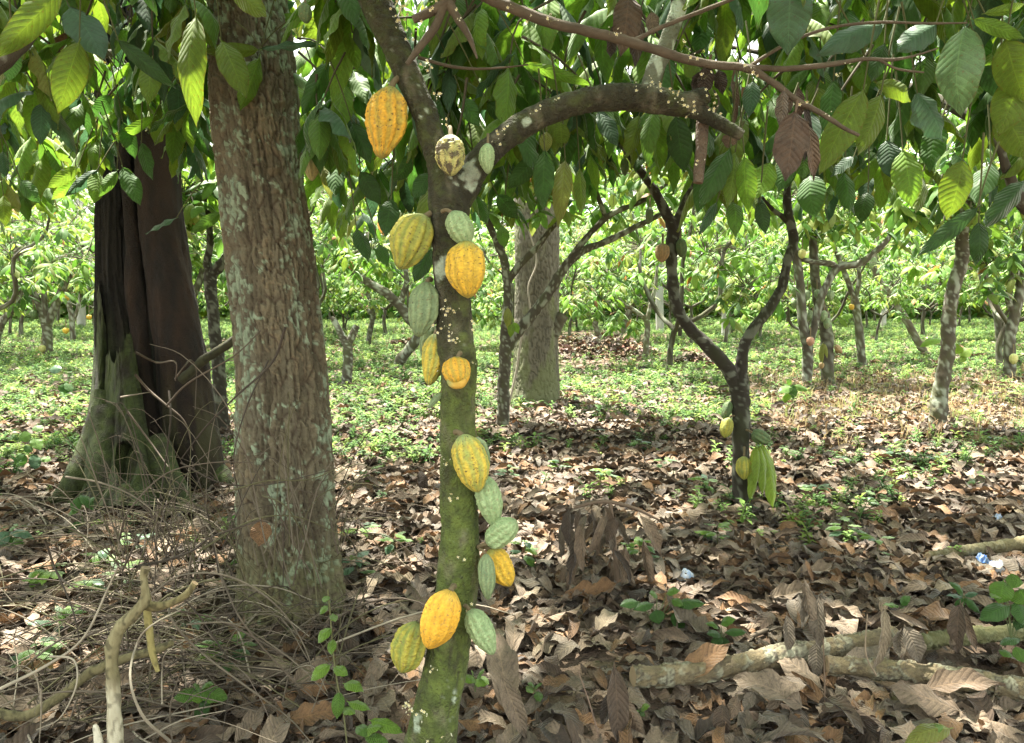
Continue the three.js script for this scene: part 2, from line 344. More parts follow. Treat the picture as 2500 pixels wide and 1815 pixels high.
part('trunk', tube(pxPath([[1010, 1960, 150], [1034, 1890, 132], [1054, 1798, 122], [1066, 1723, 112], [1083, 1649, 107], [1094, 1575, 102], [1117, 1427, 100], [1121, 1353, 98], [1123, 1279, 93], [1119, 1205, 90], [1118, 1108, 86], [1118, 970, 85], [1120, 896, 89], [1112, 841, 90], [1108, 748, 86], [1100, 674, 83], [1097, 600, 84], [1099, 543, 90], [1098, 496, 100], [1094, 450, 96], [1080, 395, 76], [1055, 338, 63], [1036, 275, 61], [1008, 211, 63], [965, 111, 66], [930, 37, 74], [905, -20, 78], [880, -120, 72], [850, -260, 66]], D0), { ...MO, seg: 420 }), MBARK, mainTree);
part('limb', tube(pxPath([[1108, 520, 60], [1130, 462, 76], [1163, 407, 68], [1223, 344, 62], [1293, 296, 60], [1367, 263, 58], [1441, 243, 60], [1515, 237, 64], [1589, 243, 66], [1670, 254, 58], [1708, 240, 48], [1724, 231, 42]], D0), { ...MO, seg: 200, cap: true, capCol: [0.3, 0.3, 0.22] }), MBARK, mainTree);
const stubMO = { radial: 20, seg: 26, disp: (q, th, v, r) => r * 0.18 * noise(q.x * 40, q.y * 40, q.z * 40), col: mainCol, cap: true };
part('cut_branch', tube(pxPath([[1670, 258, 40], [1740, 292, 33], [1812, 331, 28]], D0), { ...stubMO, capCol: [0.28, 0.15, 0.07] }), MBARK, mainTree);
part('cut_branch', tube(pxPath([[1716, 262, 30], [1713, 350, 29], [1704, 447, 25]], D0 + 0.04), { ...stubMO, col: q => mix3([0.07, 0.05, 0.035], [0.15, 0.11, 0.07], 0.5 + fbm(q.x * 30, q.y * 30, q.z * 30)), capCol: [0.16, 0.1, 0.06] }), MBARK, mainTree);
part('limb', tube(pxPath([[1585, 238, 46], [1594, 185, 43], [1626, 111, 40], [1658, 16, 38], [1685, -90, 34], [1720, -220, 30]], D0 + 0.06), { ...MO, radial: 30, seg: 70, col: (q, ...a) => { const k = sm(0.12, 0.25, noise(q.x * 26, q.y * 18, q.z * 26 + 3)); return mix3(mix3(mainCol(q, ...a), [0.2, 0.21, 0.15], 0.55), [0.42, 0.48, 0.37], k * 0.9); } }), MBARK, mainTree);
const brownCol = q => { const n = fbm(q.x * 22, q.y * 22, q.z * 22), m = noise(q.x * 130, q.y * 130, q.z * 130); return mix3([0.05, 0.037, 0.022], [0.115, 0.088, 0.056], clamp(0.5 + n * 0.8 + m * 0.35, 0, 1)); };
const BR = { radial: 14, disp: (q, th, v, r) => r * (0.16 * noise(q.x * 34, q.y * 34, q.z * 34) + 0.08 * noise(q.x * 110, q.y * 110, q.z * 110)), col: brownCol };
const Db = 2.05;
const branchOf = (list, d, o = {}) => part('branch', tube(pxPath(list, d), { ...BR, ...o }), BARKF, mainTree);
branchOf([[905, -150, 44, 2.3], [1010, -110, 36, 2.2], [1130, -40, 31], [1204, 0, 28], [1248, 18, 27], [1348, 56, 26], [1430, 75, 25], [1497, 91, 25], [1590, 118, 23], [1670, 143, 22], [1734, 157, 20], [1827, 168, 19], [1882, 198, 17], [1949, 246, 15], [2012, 281, 13], [2060, 312, 11], [2098, 331, 8]], Db, { seg: 130, cap: true });
branchOf([[1800, 164, 15], [1860, 166, 15], [1919, 168, 14], [2030, 157, 13], [2112, 144, 10], [2178, 146, 8], [2230, 137, 6], [2290, 118, 4]], Db, { seg: 50 });
branchOf([[2148, 147, 6], [2190, 168, 6], [2256, 177, 5]], Db);
branchOf([[1834, 160, 10], [1880, 130, 9], [1934, 100, 9], [2019, 70, 8], [2130, 55, 7], [2267, 57, 6], [2362, 56, 4]], Db, { seg: 40 });
branchOf([[1552, 98, 13], [1600, 73, 11], [1670, 44, 11], [1782, 0, 10], [1850, -30, 9]], Db, { seg: 30 });
branchOf([[980, -130, 36, 2.25], [1060, -40, 32], [1090, 0, 30], [1060, 25, 24], [1008, 48, 21]], Db, { seg: 40, cap: true, capCol: [0.2, 0.13, 0.09] });
branchOf([[1086, 5, 24], [1060, 70, 21], [1025, 115, 18], [993, 157, 12]], Db, { seg: 30, cap: true });
branchOf([[1092, 2, 25], [1120, 50, 20], [1145, 90, 15], [1165, 143, 5]], Db, { seg: 30, cap: true });
branchOf([[1020, 140, 9, 2.35], [1090, 160, 8], [1150, 168, 7], [1230, 165, 5], [1290, 158, 3]], 2.35, { seg: 24 });

// flowers straight from the bark
const FLOWER = new THREE.MeshStandardMaterial({ vertexColors: true, roughness: 0.8, side: THREE.DoubleSide });
function flowerGeo(R, n, spread, hang = 0.5) {
  const pos = [], col = [];
  const tri = (a, b, c, k) => { for (const q of [a, b, c]) { pos.push(q.x, q.y, q.z); col.push(...k); } };
  for (let f = 0; f < n; f++) {
    const root = V((R() - 0.5) * spread * 0.7, (R() - 0.5) * spread * 0.7, (R() - 0.5) * spread * 0.3);
    const tip = root.clone().add(V((R() - 0.5) * 0.03, (R() - 0.75 * hang) * 0.024, 0.006 + R() * 0.016));
    const s = 0.00055, g = [0.2, 0.21, 0.08];
    tri(root.clone().add(V(-s, 0, 0)), root.clone().add(V(s, 0, 0)), tip, g); tri(root.clone().add(V(0, -s, s)), root.clone().add(V(0, s, -s)), tip, g);
    const N = V(R() - 0.5, R() - 0.6, 0.6).normalize(), X = V(0, 1, 0).cross(N).normalize(), Y = N.clone().cross(X), w = [0.58, 0.55, 0.4], yk = [0.6, 0.52, 0.22];
    if (R() < 0.45) {                                                  // closed bud
      const r = 0.0017; for (let k = 0; k < 5; k++) { const a = k / 5 * 6.283, b = (k + 1) / 5 * 6.283, A = tip.clone().addScaledVector(X, Math.cos(a) * r).addScaledVector(Y, Math.sin(a) * r), B = tip.clone().addScaledVector(X, Math.cos(b) * r).addScaledVector(Y, Math.sin(b) * r); tri(A, B, tip.clone().addScaledVector(N, 0.006), w); tri(B, A, tip.clone().addScaledVector(N, -0.003), w); }
    } else for (let k = 0; k < 5; k++) {
      const a = k / 5 * 6.283 + R() * 0.3, u = X.clone().multiplyScalar(Math.cos(a)).addScaledVector(Y, Math.sin(a)), w2 = N.clone().cross(u), L = 0.0048 + R() * 0.0014;
      const m = tip.clone().addScaledVector(u, L * 0.5).addScaledVector(N, 0.0015), e = tip.clone().addScaledVector(u, L).addScaledVector(N, 0.002);
      tri(tip, m.clone().addScaledVector(w2, 0.0016), m.clone().addScaledVector(w2, -0.0016), yk); tri(m.clone().addScaledVector(w2, 0.0016), e, m.clone().addScaledVector(w2, -0.0016), w);
    }
  }
  const g = new THREE.BufferGeometry(); g.setAttribute('position', new THREE.Float32BufferAttribute(pos, 3)); g.setAttribute('color', new THREE.Float32BufferAttribute(col, 3)); g.computeVertexNormals(); return g;
}
{
  const R = rng(44);
  for (const [x, y, n, s, d = D0 - 0.06] of [[971, 12, 26, 0.05], [975, 40, 26, 0.05], [980, 62, 14, 0.035], [1052, 14, 10, 0.03, 2.02], [1122, 50, 8, 0.03, 2.02], [1037, 63, 9, 0.03, 2.02], [1004, 95, 9, 0.03], [1037, 160, 10, 0.035], [1045, 172, 6, 0.03], [1067, 240, 12, 0.035], [1082, 296, 9, 0.04], [1222, 326, 12, 0.03], [1215, 345, 8, 0.03], [1308, 274, 8, 0.03], [1356, 247, 7, 0.025], [1585, 207, 18, 0.04], [1610, 215, 10, 0.03], [1645, 240, 12, 0.035], [1665, 250, 10, 0.03], [1550, 215, 6, 0.02],
    [1348, 52, 12, 0.03, 2.02], [1497, 88, 10, 0.03, 2.02], [1256, 20, 6, 0.03, 2.02], [1285, 55, 5, 0.015, 2.02], [1820, 174, 9, 0.025, 2.02], [1838, 180, 6, 0.02, 2.02], [1693, 267, 20, 0.045], [1745, 270, 12, 0.03], [1735, 240, 8, 0.03], [1719, 192, 6, 0.02, 2.02], [2056, 185, 7, 0.02, 2.02], [2068, 160, 6, 0.015, 2.02], [1949, 255, 8, 0.02, 2.02], [1706, 404, 7, 0.02], [2010, 278, 6, 0.012, 2.02], [1686, 150, 6, 0.02, 2.02], [1665, 120, 5, 0.02, 2.02],
    [1089, 750, 16, 0.03], [1100, 765, 12, 0.035], [1090, 797, 8, 0.02], [1100, 826, 14, 0.03], [1109, 836, 8, 0.02], [1154, 792, 9, 0.025], [1082, 1120, 9, 0.022], [1090, 1132, 6, 0.02], [1106, 1212, 11, 0.022], [1128, 1361, 9, 0.02], [1061, 1630, 9, 0.018], [995, 1722, 26, 0.03, D0 - 0.05], [1003, 1735, 18, 0.035, D0 - 0.055], [1037, 1745, 14, 0.035, D0 - 0.07], [1097, 1800, 8, 0.02, D0 - 0.07], [1045, 1810, 12, 0.04, D0 - 0.075], [1141, 1479, 6, 0.015], [1066, 800, 8, 0.03, D0 - 0.03], [1075, 905, 4, 0.02], [1148, 890, 4, 0.02]]) {
    const m = part('flower_cluster', flowerGeo(R, Math.ceil(n * 0.42), s), FLOWER, mainTree, true); m.position.copy(at(x, y, d)).sub(mainTree.position);
  }
}

// ---------------------------------------------------------------- pods
// a pod from its stalk at (0,0,0) to its tip at (0,1,0); shape: fat, ridge, warts; col: tones
function podGeo({ L, W, seed, ridge = 0.07, warts = 0.02, pinch = 0.5, fat = 0.9, tones, spots = 0, blotch = 0, hook = 0, nu = 84, nv = 96, neck = 0.25 }) {
  const pos = [], col = [], uv = [], idx = [], R = rng(seed * 31 + 7), o = R() * 50;
  const [body, groove, end] = tones;
  for (let j = 0; j <= nv; j++) for (let i = 0; i <= nu; i++) {
    const t = j / nv, th = (i % nu) / nu * Math.PI * 2;
    const tm = 0.47 * fat / 0.9, pw = lerp(2.7, 1.75, clamp(pinch, 0, 1));
    let r = t < tm ? Math.sqrt(Math.max(0, 1 - Math.pow((tm - t) / tm, 2.5))) : Math.pow(Math.max(0, 1 - Math.pow((t - tm) / (1 - tm), pw)), 0.82);
    r *= 1 - neck * 0.5 * sm(0.22, 0.03, t); r += pinch * 0.1 * sm(0.85, 0.93, t) * sm(1.0, 0.96, t);
    const env = sm(0.0, 0.15, t) * sm(1.02, 0.8, t), wob = 0.12 * noise(t * 3, th, o);
    const c10 = Math.cos(10 * th + wob * 6), c5 = Math.cos(5 * th + wob * 3);
    const tws = (hash(seed, 5) - 0.5) * 1.1 * t, cx = Math.cos(th + tws), cz = Math.sin(th + tws);
    const wn = noise(cx * 4 + o, t * 15, cz * 4) * 0.75 + noise(cx * 8 + o, t * 28, cz * 8) * 0.6;
    r *= 1 + env * (ridge * 1.25 * (0.75 * (1 - 1.6 * Math.pow(Math.abs(Math.sin(5 * th + wob * 3 + 0.6)), 6)) * 0.6 + 0.45 * c10 + 0.5 * c5) + warts * wn * 2.6 + 0.03 * noise(cx * 1.5, t * 3, cz * 1.5 + o));
    let x = cx * r * W / 2 * (1 + 0.06 * (hash(seed, 8) - 0.5)), z = cz * r * W / 2, y = t * L;
    if (hook) { const a = sm(0.6, 1, t); x += hook * a * a * L * 0.35; y -= Math.abs(hook) * a * a * L * 0.25; }
    else { x += 0.14 * L * sm(0.55, 1, t) * (R.k ?? (R.k = hash(seed, 2) - 0.5)); z += 0.06 * L * Math.sin(Math.PI * t) * (hash(seed, 3) - 0.5); }
    pos.push(x, y, z); uv.push(th * W / 2, y);
    const gr = sm(0.35, -0.6, c10 + 0.4 * c5), n = fbm(cx * 2 + o, t * 4, cz * 2) + 0.25 * noise(th * 3 + o, t * 1.2, 4), n2 = noise(cx * 12 + o, t * 40, cz * 12);
    let c = mix3(body, groove, clamp(gr * 0.75 + sm(0.05, 0.35, n) * 0.7, 0, 1));
    c = mix3(c, end, clamp(sm(0.22, 0.02, t + 0.15 * n) * 0.85 + sm(0.9, 1.0, t) * 0.6, 0, 1));
    const lum = 1 + 0.3 * n2 + 0.2 * wn; if (noise(cx * 9 + o, t * 16, cz * 9 + 2) > 0.42) c = mix3(c, [0.2, 0.14, 0.06], 0.55); c = c.map(k => k * lum);
    c = mix3(c, body.map(k => k * 0.62), 0.35 * sm(0.15, 0.5, noise(cx * 6 + 3, t * 12, cz * 6 + o)));
    if (blotch) c = mix3(c, [0.055, 0.035, 0.025], blotch * sm(0.0, 0.22, n + 0.35 * n2 - 0.12 + 0.35 * Math.max(0, cz * 0.7 + cx * 0.5)));
    if (spots) { const wx = 0.12 * noise(cx * 20 + o, t * 40, cz * 20); const [a, , id] = cells(th * 3.2 + o + wx, t * 11 + wx, 3); if (id < spots * 1.2 && a < 0.06 + 0.09 * hash(id * 1e6, 1)) c = mix3(c, [0.03, 0.02, 0.012], 0.9); const [e, , ie] = cells(th * 8 + o + wx, t * 28, 9); if (ie < spots * 0.5 * sm(-0.1, 0.25, n) && e < 0.24) c = mix3(c, [0.05, 0.03, 0.015], 0.85); }
    col.push(...c);
  }
  const S = nu + 1;
  for (let j = 0; j < nv; j++) for (let i = 0; i < nu; i++) { const a = j * S + i; idx.push(a, a + S, a + 1, a + 1, a + S, a + S + 1); }
  const g = new THREE.BufferGeometry();
  g.setAttribute('position', new THREE.Float32BufferAttribute(pos, 3)); g.setAttribute('uv', new THREE.Float32BufferAttribute(uv, 2)); g.setAttribute('color', new THREE.Float32BufferAttribute(col, 3));
  g.setIndex(idx); g.computeVertexNormals();
  const N = g.attributes.normal; for (let j = 0; j <= nv; j++) { const a = j * S, b = a + nu, v = V(N.getX(a) + N.getX(b), N.getY(a) + N.getY(b), N.getZ(a) + N.getZ(b)).normalize(); N.setXYZ(a, v.x, v.y, v.z); N.setXYZ(b, v.x, v.y, v.z); }
  return g;
}
const T = {
  orange: [[0.62, 0.335, 0.024], [0.4, 0.3, 0.04], [0.2, 0.23, 0.06]], gold: [[0.66, 0.4, 0.03], [0.5, 0.34, 0.035], [0.28, 0.32, 0.08]], bright: [[0.78, 0.43, 0.035], [0.62, 0.33, 0.025], [0.6, 0.4, 0.06]],
  lemon: [[0.5, 0.45, 0.15], [0.38, 0.4, 0.13], [0.34, 0.4, 0.16]], ygreen: [[0.38, 0.34, 0.045], [0.2, 0.24, 0.045], [0.2, 0.25, 0.07]], half: [[0.56, 0.42, 0.05], [0.3, 0.33, 0.07], [0.24, 0.34, 0.13]],
  mint: [[0.3, 0.4, 0.19], [0.22, 0.32, 0.14], [0.24, 0.34, 0.16]], sage: [[0.21, 0.28, 0.13], [0.13, 0.19, 0.09], [0.16, 0.22, 0.1]], green: [[0.11, 0.17, 0.06], [0.06, 0.1, 0.035], [0.08, 0.13, 0.05]],
  brown: [[0.34, 0.22, 0.09], [0.22, 0.16, 0.07], [0.2, 0.17, 0.08]], pink: [[0.4, 0.2, 0.12], [0.3, 0.16, 0.1], [0.3, 0.2, 0.1]], tan: [[0.36, 0.3, 0.11], [0.24, 0.22, 0.08], [0.3, 0.27, 0.12]],
};
// pod(label, [top x, y], [tip x, y], width in pixels, distance, tones, options, [where the stalk joins, x, y])
function pod(label, a, b, w, d, tones, o = {}, stalk, group) {
  const A = at(a[0], a[1], d + (o.da || 0)), B = at(b[0], b[1], d + (o.db || 0)), L = A.distanceTo(B), W = w * d / FPX;
  const g = podGeo({ L, W, tones: T[tones], seed: a[0], ...o });
  const t = thing('cacao_pod', label, 'cacao pod', A, group);
  const m = part('husk', g, POD, t, true);
  const y = B.clone().sub(A).normalize(), z = V(0, 0, 1).addScaledVector(y, -y.z).normalize(), x = y.clone().cross(z);
  m.quaternion.setFromRotationMatrix(new THREE.Matrix4().makeBasis(x, y, z)); if (o.spin) m.rotateY(o.spin);
  const S = at(stalk ? stalk[0] : a[0] + (a[0] - b[0]) * 0.06, stalk ? stalk[1] : a[1] - 22, d + (o.ds ?? 0.03)), r = Math.max(0.003, W * 0.075);
  part('stalk', tube([[S, r * 1.3], [S.clone().lerp(A, 0.5).add(V(0, 0.004, 0.004)), r], [A.clone().addScaledVector(y, L * 0.03), r * 1.2]], { radial: 8, seg: 8, col: () => [0.13, 0.1, 0.05] }), TWIG, t);
  return t;
}
pod('large orange pod with green streaks and black specks hanging left of the upper limb', [954, 211], [935, 389], 95, 2.26, 'orange', { spots: 0.42, ridge: 0.075, nu: 110, nv: 140, warts: 0.022, pinch: 1, seed: 3, neck: 0.3 }, [975, 190]);
pod('small pale yellow pod with a dark rotten blotch just above the fork', [1101, 329], [1097, 431], 67, 2.2, 'lemon', { blotch: 0.9, spots: 0.5, warts: 0.035, ridge: 0.05, pinch: 0.6, seed: 5 }, [1098, 312]);
pod('slim pale green pod lying along the base of the arching right limb', [1191, 350], [1186, 425], 38, 2.22, 'mint', { warts: 0.03, ridge: 0.04, pinch: 0.6, seed: 6, spots: 0.12 });
pod('big yellow-green ridged pod tilted out to the left under the fork', [1040, 526], [964, 652], 93, 2.27, 'ygreen', { ridge: 0.085, pinch: 0.7, spots: 0.3, seed: 8, nu: 110, nv: 140, warts: 0.012 }, [1068, 520]);
pod('pale green warty pod on the trunk touching the top of a golden pod', [1102, 517], [1147, 598], 62, 2.19, 'mint', { warts: 0.03, ridge: 0.05, pinch: 0.35, seed: 9, spots: 0.12 }, [1080, 516]);
pod('golden black-specked pod hanging against the trunk below the pale green one', [1138, 588], [1138, 729], 89, 2.18, 'gold', { spots: 0.4, ridge: 0.08, pinch: 0.6, seed: 12, nu: 110, nv: 140, warts: 0.012 }, [1128, 575]);
pod('large grey-green pod hanging on the left side of the trunk', [1042, 688], [1030, 825], 71, 2.27, 'sage', { ridge: 0.06, pinch: 0.75, warts: 0.02, seed: 14, spots: 0.1 }, [1052, 683]);
pod('dull green pod partly hidden behind the grey-green pod', [1055, 790], [1040, 880], 46, 2.4, 'sage', { ridge: 0.06, seed: 15 }, [1068, 780]);
pod('yellow pod half behind the left side of the trunk beside the round orange one', [1061, 815], [1055, 943], 56, 2.31, 'half', { ridge: 0.06, pinch: 0.6, spots: 0.15, seed: 17, warts: 0.02 }, [1070, 808]);
pod('round orange pod with its tip curled over, in the middle of the trunk', [1117, 874], [1112, 944], 64, 2.17, 'orange', { da: 0.02, db: -0.02, ridge: 0.07, spots: 0.3, pinch: 0.2, seed: 20, warts: 0.01, neck: 0.15 }, [1124, 862]).add((() => { const P = at(1117, 874, 2.19), g = tube([[1138, 928, 12], [1126, 939, 19], [1111, 942, 17], [1100, 938, 13], [1094, 931, 8], [1093, 927, 3]].map(([x, y, w]) => [at(x, y, 2.125).sub(P), w / 2 * 2.125 / FPX]), { radial: 16, seg: 30, cap: true, capStart: true, col: q => mix3([0.5, 0.3, 0.04], [0.26, 0.28, 0.09], sm(0.0, -0.025, q.x)) }); const m = new THREE.Mesh(g, POD); m.name = 'curled_tip'; m.castShadow = m.receiveShadow = true; return m; })());
pod('thin unripe green pod sticking out low on the left side of the trunk', [1079, 960], [1044, 996], 15, 2.28, 'sage', { ridge: 0.08, seed: 21, nu: 30, nv: 30 });
pod('yellow pod with a green top leaning right on the middle trunk', [1128, 1061], [1176, 1201], 79, 2.18, 'half', { spots: 0.35, ridge: 0.06, pinch: 0.4, seed: 23, nu: 110, nv: 140, warts: 0.022 }, [1112, 1056]);
pod('green pod mostly hidden behind the yellow pod with a green top', [1160, 1068], [1184, 1150], 46, 2.34, 'sage', { seed: 24 });
pod('pale green warty pod hanging below the yellow one with a green top', [1180, 1160], [1211, 1288], 62, 2.24, 'mint', { warts: 0.04, ridge: 0.05, pinch: 0.75, seed: 26 }, [1165, 1170]);
pod('rounded green pod pointing up and right from the right side of the trunk', [1193, 1330], [1259, 1270], 62, 2.24, 'mint', { db: -0.05, pinch: 0.1, fat: 0.85, ridge: 0.06, warts: 0.03, seed: 28 }, [1168, 1336]);
pod('deep yellow pod to the right of the trunk beneath the rounded green one', [1199, 1338], [1243, 1434], 62, 2.26, 'gold', { pinch: 0.2, ridge: 0.08, warts: 0.035, seed: 31 }, [1170, 1340]);
pod('narrow green pod hanging beside the deep yellow pod', [1186, 1352], [1193, 1466], 41, 2.2, 'sage', { pinch: 0.65, warts: 0.025, seed: 33 }, [1172, 1342]);
pod('bright yellow-orange pod across the lower trunk, the most vivid of all', [1101, 1441], [1047, 1586], 86, 2.14, 'bright', { pinch: 0.5, ridge: 0.06, warts: 0.014, spots: 0.06, seed: 35 }, [1108, 1432]);
pod('yellow-green warty pod behind the bright one at lower left', [1022, 1520], [974, 1642], 78, 2.24, 'ygreen', { pinch: 0.35, ridge: 0.08, warts: 0.03, spots: 0.08, seed: 37 }, [1040, 1516]);
pod('pale mint warty pod slanting right at the bottom of the trunk', [1146, 1489], [1207, 1598], 61, 2.2, 'mint', { pinch: 0.75, ridge: 0.05, warts: 0.045, seed: 39 }, [1136, 1480]);

// ---------------------------------------------------------------- big shade tree with flaking bark
function barkScale(q, th, v, r) {
  const arc = th * 0.19;
  const wx = 0.014 * noise(arc * 20, v * 10, 4), wy = 0.03 * noise(arc * 16, v * 8, 9);
  const a = cells((arc + wx) / 0.027, (v + wy) / 0.15, 1), b = cells((arc + wx * 2) / 0.013, (v + wy) / 0.024, 5);
  const big = fbm(arc * 5, v * 2.4, 1.7);
  const l0 = fbm(arc * 8 + 5, v * 5.5, 6.1, 4) + 0.28 * noise(arc * 26, v * 24, 2.2);
  return { a, b, big, l0, ridge: Math.abs(noise(arc * 26 + 2, v * 3.2, 1)) };
}
const lichenTree = (() => {
  const base = ground(705, 1500).setY(0), d = depthOf(ground(705, 1490));
  const t = thing('shade_tree', 'big reddish shade tree with flaking lichen-patched bark left of the pods', 'shade tree', base);
  const P = pxPath([[716, 1585, 268], [715, 1520, 260], [712, 1450, 255], [703, 1330, 243], [697, 1200, 237], [695, 1080, 230], [690, 960, 220], [680, 830, 214], [667, 700, 208], [656, 580, 205], [642, 450, 202], [630, 330, 208], [622, 230, 207], [613, 130, 200], [606, 60, 195], [590, -120, 190], [560, -500, 180], [540, -1100, 160], [520, -1900, 140]], d);
  part('trunk', tube(P, {
    radial: 250, seg: 760,
    disp: (q, th, v, r) => {
      const s = barkScale(q, th, v, r);
      const edge = sm(0.02, 0.17, s.a[1]), e2 = sm(0.03, 0.2, s.b[1]);
      return (s.a[2] - 0.5) * 0.008 * edge - (1 - edge) * 0.009 - (1 - e2) * 0.0018 + (s.b[2] - 0.5) * 0.006 - 0.014 * sm(0.12, 0.0, s.ridge) + 0.02 * noise(q.x * 4, q.y * 1.2, q.z * 4) + 0.02 * noise(th * 1.5, v * 0.8, 3) * sm(1.2, 0, q.y) + 0.014 * sm(0.45, 0, q.y) * Math.cos(th * 6 + 1.3 * noise(th, 1, 2));
    },
    col: (q, th, v, r) => {
      const s = barkScale(q, th, v, r);
      let c = mix3([0.068, 0.056, 0.033], [0.15, 0.125, 0.076], clamp(0.45 + s.big * 0.9 + (s.a[2] - 0.5) * 0.7 + (s.b[2] - 0.5) * 0.45, 0, 1));
      c = mix3(c, [0.17, 0.118, 0.062], 0.35 * sm(0.1, 0.35, s.big + (s.b[2] - 0.5) * 0.5));
      c = mix3(c, [0.13, 0.115, 0.075], 0.6 * sm(-0.05, 0.25, noise(th * 1.6 + 1, v * 1.1, 6)));
      const lich = sm(0.04, 0.16, s.l0 + (s.b[2] - 0.55) * 0.5 - 0.09 + 0.45 * noise(th * 1.1 + 3, v * 1.3, 8));
      c = mix3(c, mix3([0.12, 0.15, 0.095], [0.235, 0.29, 0.195], clamp(s.b[2] * 0.8 + s.l0, 0, 1)), lich * 0.92);
      const moss = sm(0.5, 0.1, q.y) * sm(-0.2, 0.3, s.l0 + 0.2); c = mix3(c, [0.1, 0.115, 0.03], moss * 0.5);
      const k = (1 - sm(0.02, 0.12, s.a[1])) * 0.7 + (1 - sm(0.02, 0.1, s.b[1])) * 0.28; c = mix3(c, [0.05, 0.032, 0.02], clamp(k, 0, 0.85));
      return c.map(x => x * (1 + 0.15 * noise(q.x * 150, q.y * 60, q.z * 150)));
    },
  }), BARK, t);
  return t;
})();

